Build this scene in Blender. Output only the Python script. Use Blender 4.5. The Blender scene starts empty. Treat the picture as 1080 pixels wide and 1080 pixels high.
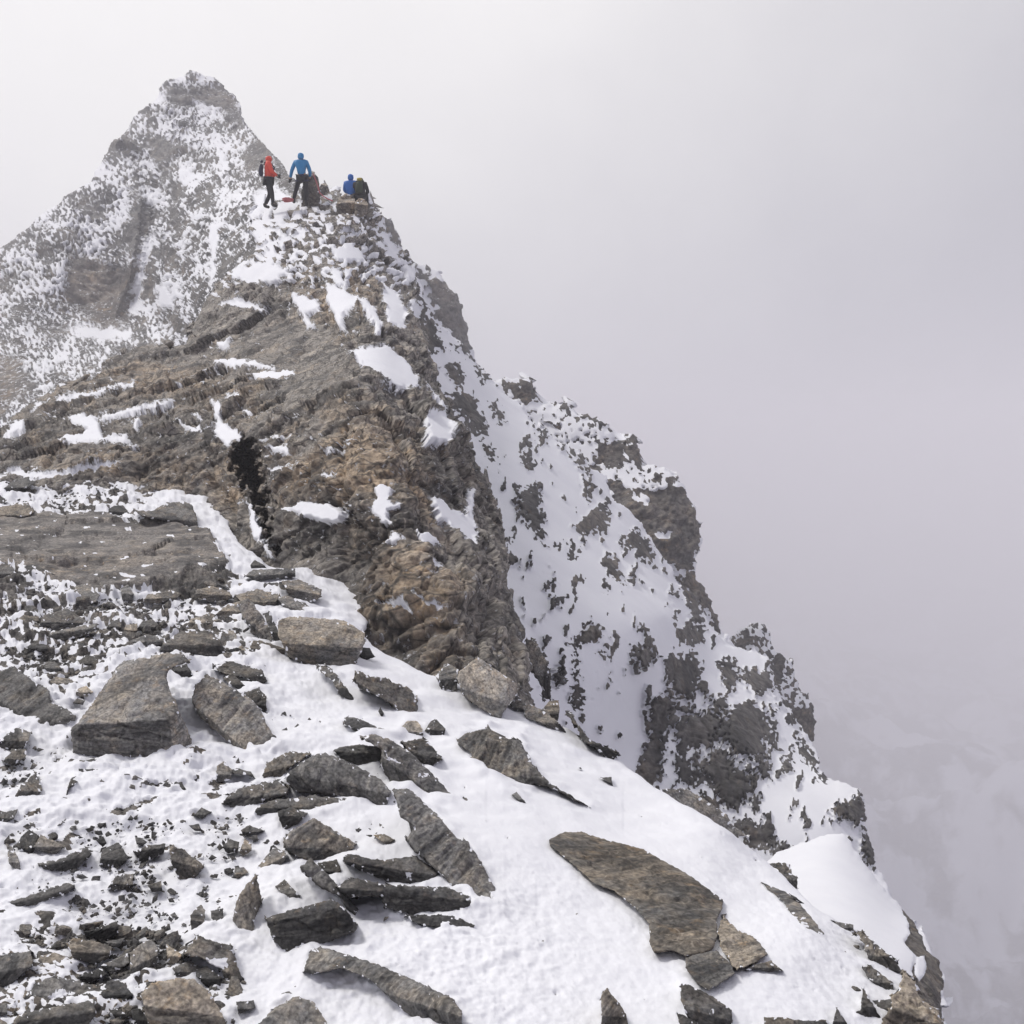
import bpy, math, random, colorsys
import numpy as np
from mathutils import Vector, Matrix, Euler
SC = bpy.context.scene
COL = SC.collection
rnd = random.Random(7)
TH = math.radians(3.97)
CAM = np.array([0, 0, 1.7])
FW = np.array([0, math.cos(TH), -math.sin(TH)]); UP = np.array([0, math.sin(TH), math.cos(TH)]); RT = np.array([1.0, 0, 0])
FOC = 1080.0
def ray(px, py):
    px = np.asarray(px, float); py = np.asarray(py, float)
    return FW + RT*((px-540)/FOC)[..., None] + UP*((540-py)/FOC)[..., None]
def at(px, py, D):
    return CAM + ray(px, py)*np.asarray(D, float)[..., None]
# tiles used while reading the photograph: origin and scale
TL = {'a': (0, 810, 4), 'b': (230, 810, 4), 'c': (0, 590, 4), 'd': (230, 590, 4), 'e': (450, 640, 4), 'f': (560, 810, 4), 'g': (790, 810, 4),
      'h': (430, 270, 4), 'i': (560, 480, 4), 'j': (690, 640, 4), 'k': (0, 330, 4), 'u': (230, 200, 4), 'v': (230, 400, 4),
      'm': (300, 680, 2.7), 'n': (300, 360, 2.7), 'w': (100, 60, 4), 'x': (0, 60, 2.7), 'p': (0, 0, 1)}
def T(t, *xy):
    ox, oy, s = TL[t]
    a = np.array(xy, float).reshape(-1, 2)
    return a/s + np.array([ox, oy])

# ---------------------------------------------------------------- noise
def _h(ix, iy, iz, k=0):
    n = (ix.astype(np.int64)*374761393 + iy.astype(np.int64)*668265263 + iz.astype(np.int64)*2147483647 + k*1274126177) & 0xffffffff
    n = ((n ^ (n >> 13))*1274126177) & 0xffffffff
    n = ((n ^ (n >> 16))*2246822519) & 0xffffffff
    return (n ^ (n >> 15)) & 0xffffffff
def rnd01(ix, iy, iz, k=0): return _h(ix, iy, iz, k)/4294967295.0
_G = np.array([[1,1,0],[-1,1,0],[1,-1,0],[-1,-1,0],[1,0,1],[-1,0,1],[1,0,-1],[-1,0,-1],[0,1,1],[0,-1,1],[0,1,-1],[0,-1,-1]], float)
def perlin(P, k=0):
    i = np.floor(P).astype(np.int64); f = P-i
    u = f*f*f*(f*(f*6-15)+10)
    r = 0
    for dx in (0, 1):
        for dy in (0, 1):
            for dz in (0, 1):
                g = _G[_h(i[:, 0]+dx, i[:, 1]+dy, i[:, 2]+dz, k) % 12]
                d = g[:, 0]*(f[:, 0]-dx) + g[:, 1]*(f[:, 1]-dy) + g[:, 2]*(f[:, 2]-dz)
                w = (u[:, 0] if dx else 1-u[:, 0])*(u[:, 1] if dy else 1-u[:, 1])*(u[:, 2] if dz else 1-u[:, 2])
                r = r + w*d
    return r
def fbm(P, o=4, k=0, g=0.5, ridge=False):
    a, s, t = 1.0, 0, 0
    for j in range(o):
        n = perlin(P*(2.03**j)+17.3*j, k+j)
        if ridge: n = 0.5-np.abs(n)*1.6
        s = s+a*n; t += a; a *= g
    return s/t*(1.0 if ridge else 1.6)
def facets(P, k=0, grad=0.9, crack=0.35, sh=45):
    """broken-rock height: every Voronoi cell a tilted facet with a crack round it; about -1..1"""
    i = np.floor(P).astype(np.int64)
    b1 = np.full(len(P), 9.0); b2 = b1.copy(); h = np.zeros(len(P)); ws = np.zeros(len(P))+1e-9
    for dx in (-1, 0, 1):
        for dy in (-1, 0, 1):
            for dz in (-1, 0, 1):
                c = i+np.array([dx, dy, dz])
                q = np.stack([rnd01(c[:, 0], c[:, 1], c[:, 2], k+a) for a in range(3)], 1)
                v = P-(c+q)
                d = (v**2).sum(1)
                g = np.stack([rnd01(c[:, 0], c[:, 1], c[:, 2], k+5+a)-.5 for a in range(3)], 1)
                hh = (v*g).sum(1)*2*grad + (rnd01(c[:, 0], c[:, 1], c[:, 2], k+9)-.5)*1.2
                m = d < b1
                b2 = np.where(m, b1, np.minimum(b2, d)); b1 = np.where(m, d, b1)
                w = np.exp(-sh*d); h += w*hh; ws += w
    e = np.sqrt(b2)-np.sqrt(b1)
    h = h/ws
    return h - crack*np.exp(-(e/0.07)**2)

def ledges(q, th, k=0, ln=4.0):
    """jointed beds: every bed is broken into blocks that stand out by their own amount, cracks between"""
    w = q[:, 2]/th+fbm(q*np.array([.12, .12, .2])/th, 2, k)*1.2
    i = np.floor(w).astype(np.int64); f = w-i; z = np.zeros_like(i)
    u = q[:, 0]/(th*ln)+rnd01(i, z, z, k)*7+fbm(q*.15/th, 2, k+3)*.4; j = np.floor(u).astype(np.int64); g = u-j
    v = q[:, 1]/(th*ln)+rnd01(i, z+3, z, k)*7; l = np.floor(v).astype(np.int64); h = v-l
    base = rnd01(i, j, l, k+1)-.5
    tilt = (rnd01(i, j, l, k+2)-.5)*(g-.5)*1.2+(rnd01(i, j, l, k+4)-.5)*(f-.5)*.8
    e = np.minimum(np.minimum(f, 1-f)/.10, np.minimum(np.minimum(g, 1-g), np.minimum(h, 1-h))*ln/.14)
    return base+tilt-.45*(1-np.clip(e, 0, 1))**2
def sdist(X, Y, poly):
    """signed distance in pixels to a polygon, positive inside"""
    poly = np.asarray(poly, float); n = len(poly)
    d = np.full(X.shape, 1e9); ins = np.zeros(X.shape, bool)
    for i in range(n):
        a = poly[i]; b = poly[(i+1) % n]; e = b-a
        t = np.clip(((X-a[0])*e[0]+(Y-a[1])*e[1])/max((e**2).sum(), 1e-9), 0, 1)
        d = np.minimum(d, (X-a[0]-t*e[0])**2+(Y-a[1]-t*e[1])**2)
        if a[1] != b[1]:
            c = ((a[1] > Y) != (b[1] > Y)) & (X < e[0]*(Y-a[1])/(b[1]-a[1])+a[0])
            ins ^= c
    d = np.sqrt(d)
    return np.where(ins, d, -d)
def near(X, Y, poly, pad, out=-30.0):
    """sdist but only computed inside the polygon's padded box"""
    poly = np.asarray(poly); lo = poly.min(0)-pad; hi = poly.max(0)+pad
    m = (X > lo[0]) & (X < hi[0]) & (Y > lo[1]) & (Y < hi[1])
    r = np.full(X.shape, out)
    if m.any(): r[m] = sdist(X[m], Y[m], poly)
    return r
class TPS:
    def __init__(s, pts, lam=1e-4):
        a = np.array(pts, float); s.p = a[:, :2]/500; v = np.log(a[:, 2]); n = len(a)
        K = s.U(((s.p[:, None]-s.p[None])**2).sum(2)) + lam*np.eye(n)
        Q = np.c_[np.ones(n), s.p]
        A = np.block([[K, Q], [Q.T, np.zeros((3, 3))]])
        s.w = np.linalg.solve(A, np.r_[v, 0, 0, 0])
    def U(s, r2): return np.where(r2 > 1e-12, r2*np.log(r2+1e-12), 0)
    def __call__(s, X, Y):
        X = np.asarray(X, float); sh = X.shape
        q = np.c_[X.ravel()/500, np.asarray(Y, float).ravel()/500]
        r = np.zeros(len(q))
        for i in range(len(s.p)): r += s.w[i]*s.U(((q-s.p[i])**2).sum(1))
        n = len(s.p)
        r += s.w[n]+q@s.w[n+1:]
        return np.exp(r).reshape(sh)

# ---------------------------------------------------------------- mesh output
def make_mesh(name, V, Q, attrs, mat, parent=None, smooth=True):
    me = bpy.data.meshes.new(name)
    V = np.asarray(V, np.float32); Q = np.asarray(Q, np.int32)
    me.vertices.add(len(V)); me.vertices.foreach_set('co', V.ravel())
    me.loops.add(Q.size); me.loops.foreach_set('vertex_index', Q.ravel())
    me.polygons.add(len(Q)); me.polygons.foreach_set('loop_start', np.arange(0, Q.size, Q.shape[1], dtype=np.int32))
    me.polygons.foreach_set('use_smooth', np.full(len(Q), smooth))
    me.update(calc_edges=True); me.validate()
    for k, v in attrs.items():
        v = np.asarray(v, np.float32)
        if v.ndim == 2:
            a = me.attributes.new(k, 'FLOAT_VECTOR', 'POINT'); a.data.foreach_set('vector', v.ravel())
        else:
            a = me.attributes.new(k, 'FLOAT', 'POINT'); a.data.foreach_set('value', v)
    me.materials.append(mat)
    o = bpy.data.objects.new(name, me); COL.objects.link(o)
    if parent: o.parent = parent
    return o
def tag(o, label=None, cat=None, group=None, kind=None):
    for k, v in (('label', label), ('category', cat), ('group', group), ('kind', kind)):
        if v: o[k] = v
    return o
def grid_faces(keep):
    ny, nx = keep.shape
    idx = -np.ones((ny, nx), int); 
    c = keep[:-1, :-1] & keep[1:, :-1] & keep[:-1, 1:] & keep[1:, 1:]
    used = np.zeros_like(keep)
    used[:-1, :-1] |= c; used[1:, :-1] |= c; used[:-1, 1:] |= c; used[1:, 1:] |= c
    idx[used] = np.arange(used.sum())
    jj, ii = np.nonzero(c)
    return used, np.stack([idx[jj, ii], idx[jj+1, ii], idx[jj+1, ii+1], idx[jj, ii+1]], 1)
def blur(a, n):
    for _ in range(n):
        b = np.pad(a, 1, mode='edge'); a = (b[1:-1, 1:-1]*2+b[:-2, 1:-1]+b[2:, 1:-1]+b[1:-1, :-2]+b[1:-1, 2:])/6
    return a
def normals(P):
    du = np.gradient(P, axis=1); dv = np.gradient(P, axis=0)
    n = np.cross(dv, du); n /= np.linalg.norm(n, axis=2, keepdims=True)+1e-12
    return n

def strata_frame(tilt_x, tilt_y=0.0):
    e = Euler((tilt_y, tilt_x, 0)).to_matrix()
    return np.array(e)

def relief(name, outline, depth, step, mat, mask, disp, margin=22, warp=(3, 12), roll=5.0, rnd_w=14, rnd_k=1.0, tcs=1.0, frame=None, lum=None, tint=None, vb=(1, 1), p_amp=14, graze=.4):
    """A landform as a sheet of real 3-D points: depth(X, Y) gives metres along the view axis, edges fold back behind the crest."""
    outline = np.asarray(outline, float)
    lo = outline.min(0)-margin-4; hi = outline.max(0)+margin+4
    X, Y = np.meshgrid(np.arange(lo[0], hi[0], step), np.arange(lo[1], hi[1], step))
    z = np.zeros(X.size)
    wq = np.c_[X.ravel()/warp[1], Y.ravel()/warp[1], z+3.3]
    WX = X+warp[0]*(fbm(wq, 3, 11).reshape(X.shape)); WY = Y+warp[0]*(fbm(wq+9.1, 3, 12).reshape(X.shape))
    s = sdist(WX, WY, outline)
    keep = s > -margin
    gy, gx = np.gradient(s, step)
    gl = np.sqrt(gx**2+gy**2)+1e-6; gx /= gl; gy /= gl
    o = np.clip(-s, 0, None)
    gx = np.where(s < 0, blur(gx, 4), gx); gy = np.where(s < 0, blur(gy, 4), gy)
    X2 = X+gx*o*1.3; Y2 = Y+gy*o*1.3
    keep &= (s > 0) | (sdist(X2, Y2, outline) > -warp[0]*1.3-2)
    D = depth(X2, Y2)
    t = np.clip(1-s/rnd_w, 0, 1); t = np.where(s < 0, 1, t)
    D = D*(1+(1-np.sqrt(np.clip(1-t**2, 0, 1)))*rnd_w/FOC*rnd_k + roll*(o/FOC) + 0.12*roll/5*(o/margin)**2)
    P = at(X2, Y2, D)
    N = normals(P)
    used, Q = grid_faces(keep)
    p = P[used]; n = N[used]; x = X2[used]; y = Y2[used]
    R = frame if frame is not None else np.eye(3)
    m = mask(x, y, p, n)
    d = disp(p, n, x, y, m, R)
    vd = CAM-p; vd /= np.linalg.norm(vd, axis=1, keepdims=True)
    dr = n*vb[0]+vd*vb[1]; dr /= np.linalg.norm(dr, axis=1, keepdims=True)
    su = s[used]; d = d*np.clip((su+10)/16, .12, 1)*np.clip(np.abs((n*vd).sum(1))*2.2, graze, 1)
    lim = p_amp*p[:, 1]/FOC*np.clip((su+6)/22, .2, 1); d = lim*np.tanh(d/lim)
    p2 = p+dr*d[:, None]
    attrs = {'snow': m, 'tc': ((p*.35+p2*.65)@R.T)*tcs}
    attrs['lum'] = np.ones(len(p)) if lum is None else lum(x, y, p)
    attrs['tint'] = np.full(len(p), .5) if tint is None else tint(x, y, p)
    return make_mesh(name, p2, Q, attrs, mat)

# ---------------------------------------------------------------- materials
def N_(nt, t, **kw):
    n = nt.nodes.new(t)
    for k, v in kw.items():
        if k == 'loc': continue
        if hasattr(n, k): setattr(n, k, v)
        else: n.inputs[k.replace('_', ' ')].default_value = v
    return n
def ramp(nt, fac, a, b, ca=(0,0,0,1), cb=(1,1,1,1)):
    r = nt.nodes.new('ShaderNodeValToRGB'); r.color_ramp.elements[0].position = a; r.color_ramp.elements[1].position = b
    r.color_ramp.elements[0].color = ca; r.color_ramp.elements[1].color = cb
    nt.links.new(fac, r.inputs[0]); return r.outputs[0]
def mixc(nt, fac, a, b, mode='MIX'):
    m = nt.nodes.new('ShaderNodeMix'); m.data_type = 'RGBA'; m.blend_type = mode
    for s, v in ((0, fac), (6, a), (7, b)):
        if isinstance(v, bpy.types.NodeSocket): nt.links.new(v, m.inputs[s])
        else: m.inputs[s].default_value = v if s == 0 or len(v) == 4 else (*v, 1)
    return m.outputs[2]
def math_(nt, op, a, b=0.0, c=0.0):
    m = nt.nodes.new('ShaderNodeMath'); m.operation = op
    for s, v in enumerate((a, b, c)):
        if isinstance(v, bpy.types.NodeSocket): nt.links.new(v, m.inputs[s])
        else: m.inputs[s].default_value = v
    return m.outputs[0]
def noise(nt, vec, scale, detail=4, rough=.55, stretch=None, typ='FBM'):
    if stretch:
        mp = nt.nodes.new('ShaderNodeMapping'); mp.inputs['Scale'].default_value = stretch
        nt.links.new(vec, mp.inputs[0]); vec = mp.outputs[0]
    n = nt.nodes.new('ShaderNodeTexNoise'); n.inputs['Scale'].default_value = scale; n.inputs['Detail'].default_value = detail
    n.inputs['Roughness'].default_value = rough
    nt.links.new(vec, n.inputs['Vector']); return n.outputs[0]
def terrain_mat(name, feat=1.0, bump=1.0, grey=(.105,.1,.094), brown=(.19,.135,.085), dust=0.5, snow_col=(.86,.87,.9), snow_grain=60., edge=.22, vein=.5, sr=(.47, .55), st1=(.22, .22, 3.4), st2=(.16, .16, 5.0), crack=0.0):
    """rock and snow mixed by the 'snow' attribute; feat = metres per unit of rock texture"""
    m = bpy.data.materials.new(name); m.use_nodes = True; nt = m.node_tree; nt.nodes.clear()
    out = nt.nodes.new('ShaderNodeOutputMaterial'); bs = nt.nodes.new('ShaderNodeBsdfPrincipled'); nt.links.new(bs.outputs[0], out.inputs[0])
    def attr(n):
        a = nt.nodes.new('ShaderNodeAttribute'); a.attribute_name = n; return a
    tc = attr('tc').outputs['Vector']; snow = attr('snow').outputs['Fac']; lum = attr('lum').outputs['Fac']; tint = attr('tint').outputs['Fac']
    s = 1/feat
    big = noise(nt, tc, .9*s, 3); mid = noise(nt, tc, 3.5*s, 5, .6); fine = noise(nt, tc, 22*s, 4, .65)
    strat = noise(nt, tc, 2.2*s, 6, .62, st1); strat2 = noise(nt, tc, 9*s, 4, .6, st2)
    tt = math_(nt, 'ADD', math_(nt, 'MULTIPLY_ADD', mid, 1.6, -.8), tint)
    base = mixc(nt, ramp(nt, math_(nt, 'ADD', math_(nt, 'MULTIPLY_ADD', big, 1.2, -.6), tt), .25, .85), grey, brown)
    base = mixc(nt, ramp(nt, strat, .46, .60), base, mixc(nt, 1.0, base, (.42, .43, .45, 1), 'MULTIPLY'))
    base = mixc(nt, math_(nt, 'MULTIPLY', ramp(nt, strat2, .52, .68), .55), base, mixc(nt, 1.0, base, (1.75, 1.7, 1.6, 1), 'MULTIPLY'))
    och = noise(nt, tc, 5*s, 5, .7)
    base = mixc(nt, math_(nt, 'MULTIPLY', ramp(nt, och, .56, .66), math_(nt, 'MULTIPLY', tint, .55)), base, (.36, .245, .13))
    base = mixc(nt, math_(nt, 'MULTIPLY', ramp(nt, noise(nt, tc, 3.1*s, 6, .75), .54, .62), .45), base, mixc(nt, 1.0, base, (1.7, 1.66, 1.55, 1), 'MULTIPLY'))
    vn = noise(nt, tc, 1.6*s, 4, .6)
    vf = ramp(nt, math_(nt, 'ABSOLUTE', math_(nt, 'SUBTRACT', vn, .5)), .0, .012, (1, 1, 1, 1), (0, 0, 0, 1))
    base = mixc(nt, math_(nt, 'MULTIPLY', math_(nt, 'MULTIPLY', vf, ramp(nt, mid, .5, .62)), vein), base, (.5, .44, .36))
    base = mixc(nt, 1.0, base, ramp(nt, fine, .32, .68, (.45, .45, .45, 1), (1.5, 1.5, 1.5, 1)), 'MULTIPLY')
    if crack:
        for cs, wd in ((1.3, .035), (4.2, .05)):
            vo = nt.nodes.new('ShaderNodeTexVoronoi'); vo.feature = 'DISTANCE_TO_EDGE'; vo.inputs['Scale'].default_value = cs*s
            mp = nt.nodes.new('ShaderNodeMapping'); mp.inputs['Scale'].default_value = (.6, .6, 1.9)
            wv = nt.nodes.new('ShaderNodeVectorMath'); wv.operation = 'MULTIPLY_ADD'; nn = nt.nodes.new('ShaderNodeTexNoise'); nn.inputs['Scale'].default_value = 4*s; nt.links.new(tc, nn.inputs['Vector'])
            nt.links.new(nn.outputs['Color'], wv.inputs[0]); wv.inputs[1].default_value = (.35*feat/cs,)*3; nt.links.new(tc, wv.inputs[2]); nt.links.new(wv.outputs[0], mp.inputs[0]); nt.links.new(mp.outputs[0], vo.inputs['Vector'])
            base = mixc(nt, math_(nt, 'MULTIPLY', ramp(nt, vo.outputs['Distance'], 0, wd, (1, 1, 1, 1), (0, 0, 0, 1)), crack), base, (.03, .028, .026))
    oi = nt.nodes.new('ShaderNodeObjectInfo')
    lr = math_(nt, 'MULTIPLY', lum, math_(nt, 'MULTIPLY_ADD', oi.outputs['Random'], .3, .85))
    cb = nt.nodes.new('ShaderNodeCombineColor')
    for i in range(3): nt.links.new(lr, cb.inputs[i])
    base = mixc(nt, 1.0, base, cb.outputs[0], 'MULTIPLY')
    # snow cover: attribute + ragged noise, plus dust caught on upward facing roughness
    sn = noise(nt, tc, 14*s, 5, .7)
    f1 = math_(nt, 'ADD', snow, math_(nt, 'MULTIPLY_ADD', sn, edge*2, -edge))
    geo = nt.nodes.new('ShaderNodeNewGeometry'); sx = nt.nodes.new('ShaderNodeSeparateXYZ'); nt.links.new(geo.outputs['Normal'], sx.inputs[0])
    dn = noise(nt, tc, 30*s, 3, .7)
    dd = math_(nt, 'MULTIPLY', ramp(nt, math_(nt, 'ADD', math_(nt, 'MULTIPLY', sx.outputs[2], .25), dn), .82-.12*dust, .86-.12*dust), 1.0)
    fac = math_(nt, 'MAXIMUM', ramp(nt, f1, *sr), dd if dust > 0 else 0.0)
    sl = noise(nt, tc, 2.0*s, 3)
    sc_ = mixc(nt, ramp(nt, sl, .3, .7), snow_col, tuple(c*.955 for c in snow_col[:2])+(snow_col[2]*.965,))
    nt.links.new(mixc(nt, fac, base, sc_), bs.inputs['Base Color'])
    nt.links.new(math_(nt, 'MULTIPLY_ADD', fac, -.1, .78), bs.inputs['Roughness'])
    bs.inputs['Specular IOR Level'].default_value = .3
    # bump
    hb = math_(nt, 'ADD', math_(nt, 'MULTIPLY', mid, .5), math_(nt, 'ADD', math_(nt, 'MULTIPLY', fine, .22), math_(nt, 'MULTIPLY', strat2, .3)))
    hs = math_(nt, 'ADD', math_(nt, 'MULTIPLY', noise(nt, tc, snow_grain*s, 3, .6), .05), math_(nt, 'MULTIPLY', noise(nt, tc, snow_grain*.15*s, 3, .5), .12))
    mx = nt.nodes.new('ShaderNodeMix'); nt.links.new(fac, mx.inputs[0]); nt.links.new(hb, mx.inputs[2]); nt.links.new(hs, mx.inputs[3])
    b = nt.nodes.new('ShaderNodeBump'); b.inputs['Strength'].default_value = .9*bump; b.inputs['Distance'].default_value = .16*feat*bump
    nt.links.new(mx.outputs[0], b.inputs['Height']); nt.links.new(b.outputs[0], bs.inputs['Normal'])
    return m
def plain_mat(name, col, rough=.7, bump=.0, var=.15, scale=40):
    m = bpy.data.materials.new(name); m.use_nodes = True; nt = m.node_tree; bs = nt.nodes['Principled BSDF']
    tc = nt.nodes.new('ShaderNodeTexCoord').outputs['Object']
    n = noise(nt, tc, scale, 3)
    nt.links.new(mixc(nt, n, tuple(c*(1-var) for c in col), tuple(min(1, c*(1+var)) for c in col)), bs.inputs['Base Color'])
    bs.inputs['Roughness'].default_value = rough
    return m
M_NEAR = terrain_mat('near_rock_and_snow', .45, .6, grey=(.16,.15,.14), brown=(.2,.178,.152), dust=.0, snow_grain=36, st1=(.55, .55, 1.9), st2=(.4, .4, 2.4), crack=.35)
M_STONE = terrain_mat('slate_stone', .32, .6, grey=(.185,.181,.174), brown=(.285,.248,.198), dust=-1, edge=.3, st1=(.3, .3, 2.8), st2=(.22, .22, 4.0), crack=.45)
M_SLAB = terrain_mat('slab_stone', .5, .5, grey=(.16,.157,.148), brown=(.235,.2,.155), dust=-1, edge=.3, st1=(.4, .4, 2.2), st2=(.3, .3, 3.2), crack=.5)
M_RIDGE = terrain_mat('ridge_rock_and_snow', 1.2, .7, grey=(.19,.176,.158), brown=(.268,.212,.153), dust=-.1, edge=.3, st1=(.7, .7, 1.6), st2=(.5, .5, 2.0), crack=.8)
M_FACE = terrain_mat('face_rock_and_snow', 4., .6, grey=(.105,.1,.096), brown=(.15,.13,.108), dust=-.1, edge=.34, snow_grain=20, vein=.0, st1=(.6, .6, 1.8), st2=(.4, .4, 2.4), crack=.5)
M_PEAK = terrain_mat('peak_rock_and_snow', 9., .6, grey=(.14,.136,.131), brown=(.215,.185,.155), dust=.15, edge=.3, snow_grain=20, vein=.0, sr=(.36, .64), st1=(.6, .6, 1.6), st2=(.4, .4, 2.))

# ---------------------------------------------------------------- foreground ground
DA = TPS([(-120,1180,2.35),(300,1180,2.35),(700,1180,2.4),(1000,1180,2.75),(-40,1080,2.75),(270,1080,2.75),(540,1080,2.75),(800,1080,2.85),(985,1080,3.15),
  (0,980,3.25),(300,980,3.3),(600,980,3.35),(850,980,3.6),(900,985,3.8),(0,880,3.95),(300,880,4.05),(560,880,4.2),(760,880,4.7),(800,905,4.7),(0,800,4.7),(250,800,4.9),(500,800,5.2),(680,825,5.7),
  (0,720,5.9),(200,720,6.1),(400,720,6.5),(550,745,6.8),(0,650,7.8),(200,650,8.0),(320,650,8.2),(400,690,7.3),(0,600,9.5),(150,600,9.8),(250,590,10.2),(400,635,9.6),
  (0,545,12.4),(120,545,12.8),(220,545,12.9),(0,500,15.5),(120,505,15.5),(-120,600,9.2),(-120,500,15.2),(-120,800,4.6)])
OUT_A = np.array([(-125,505),(-60,502),(0,498),(50,488),(110,496),(150,518),(185,515),(215,518),(232,540),(250,572),(285,597),(330,600),(345,596),(375,622),(402,634),(392,652),(380,668),(392,683),(430,700),(480,722),(550,746),
  (600,772),(650,802),(690,830),(725,850),(765,872),(800,903),(830,928),(860,957),(885,972),(905,985),(925,1008),(950,1030),(965,1060),(985,1085),(1010,1180),(1015,1220),(-125,1220)], float)
GRAVEL = [T('p',-60,600,40,612,90,625,160,640,215,640,262,668,262,705,200,700,150,690,120,705,60,735,20,715,-60,700), T('p',-60,1030,20,985,100,1010,160,1020,200,1060,200,1120,-60,1120), T('p',20,545,60,520,110,502,150,520,150,545,100,552,40,552)]
BED = T('k',-560,855,20,850,120,838,150,862,190,850,300,872,420,866,520,884,640,880,760,890,800,925,880,935,905,960,925,1000,950,1030,965,1070,900,1085,850,1110,800,1100,760,1130,690,1120,640,1160,600,1190,540,1180,420,1200,360,1180,300,1190,240,1150,180,1120,100,1100,60,1085,-40,1085,-200,1110,-560,1100)
BED2 = [T('k',620,1060,780,1040,960,1060,1010,1120,900,1200,760,1220,640,1180), T('k',-560,1100,-100,1110,60,1100,160,1140,60,1200,-560,1200)]
def mask_A(x, y, p, n):
    w = fbm(np.c_[x/9., y/6., x*0], 4, 3)
    m = np.ones(len(x))
    for gi, g in enumerate(GRAVEL):
        sd = near(x+w*6, y+w*6, g, 30)
        m = np.minimum(m, .5+.5*np.clip(-np.minimum(sd, 22)/14+(1.45, 2.1, 1.3)[gi]+w*4.6, -1, 1))
    wb = fbm(np.c_[x/7., y/4., x*0+3], 4, 6)
    m = np.minimum(m, .5-.5*np.clip((near(x+w*5, y+wb*7, BED, 20, -20)-1+wb*2)/2, -1, 1))
    for g in BED2: m = np.minimum(m, .5-.5*np.clip((near(x+w*6, y+wb*9, g, 20, -20)-2+wb*14)/3, -1, 1))
    sb = fbm(np.c_[x/16., y/5., x*0+8], 4, 9); m = np.maximum(m, np.where(sdist(x, y, BED) > 0, .5+.5*np.clip((sb-.47)*9, -1, 1), 0))
    # lone crumbs of dark grit scattered over the left half
    c = fbm(p*9, 3, 8)
    zone = np.clip((360-x)/160, 0, 1)*np.clip((y-740)/60, 0, 1)
    m = np.where((c*zone > .50), np.minimum(m, .3), m)
    return m
def disp_A(p, n, x, y, m, R):
    k = np.clip((430-x+(y-700)*.2)/260, .12, 1)   # lumpy among the stones, smooth drift to the right
    near_ = np.clip((y-880)/100, 0, 1)*np.clip((700-x)/200, .35, 1)
    d = fbm(p*2.2, 3, 21)*.05*(.4+k) + fbm(p*7, 4, 22)*.026*np.maximum(k, near_*.55) + fbm(p*26, 3, 23)*.012*np.maximum(k, near_+.15)
    d += np.abs(fbm(p*13+4, 2, 25))*.010*k
    for P0, L in BANKS:
        pad = min(4+L*.12, 14); sd = near(x, y, P0, pad*2.5, -99)
        on = sd > -90
        if on.any():
            hh = .075*L/FOC*p[on][:, 1]*np.exp(-np.clip(-sd[on], 0, 99)/pad)*(sd[on] < pad*.6)
            d[on] += hh*(.6+fbm(p[on]*6, 2, 31)*.8)/np.clip(p[on][:, 1]/4, .7, 2)
    cr = fbm(p*16, 3, 27); d += np.clip(cr-.16, 0, 1)*.024*np.maximum(k, near_*.9)
    bd = np.clip((near(x+fbm(np.c_[x/6, y/4, x*0], 3, 7)*5, y, BED, 20, -20)+2)/4, 0, 1)
    g = (1-m)*(1-bd)
    R2 = strata_frame(math.radians(4), math.radians(-8)); q2 = p@R2.T
    d = d*(1-bd)+bd*(.16+facets(q2*np.array([.8, 1, 2.2])/1.3, 511, sh=90)*.12+ledges(q2, .22, 512, 7.)*.07+ledges(q2, .07, 513, 9.)*.025+facets(q2/.3, 514, sh=90)*.02)/np.clip(p[:, 1]/4, .7, 2.0)
    if g.max() > 0: d = d+g*(facets(p/.16, 501, sh=120)*.032+facets(p/.07+3, 502, sh=120)*.02+fbm(p*30, 2, 503)*.01)
    return d*np.clip(p[:, 1]/4, .7, 2.0)
#GA

# ---------------------------------------------------------------- snow hump beyond the right edge
DC = TPS([(800,920,7.2),(880,880,8.0),(870,930,6.6),(950,960,6.8),(900,985,5.2),(950,1010,5.1),(985,1020,5.4),(960,1080,4.2),(1000,1100,4.4),(930,1100,3.9)])
OUT_C = T('p',800,915,820,900,845,890,870,881,890,879,898,888,908,908,925,930,945,950,958,965,970,982,976,1002,990,1012,995,1035,993,1065,1005,1120,1010,1180,930,1180,900,1040,850,980)
ROCK_C = [T('g',620,540,700,600,745,740,800,790,820,850,810,1000,830,1100,900,1300,560,1300,600,960,650,850,690,900,700,790,650,740,680,690,650,610)]
SNOW_C = [T('g',700,800,740,790,745,850,720,900,700,880)]
def mask_C(x, y, p, n):
    w = fbm(np.c_[x/10., y/10., x*0], 4, 31)*5; m = np.ones(len(x))
    for g in ROCK_C: m = np.minimum(m, .5-.5*np.clip(near(x+w, y+w, g, 20)/3, -1, 1))
    for g in SNOW_C: m = np.maximum(m, .5+.5*np.clip(near(x+w*.5, y+w*.5, g, 20)/3, -1, 1))
    return m
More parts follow.
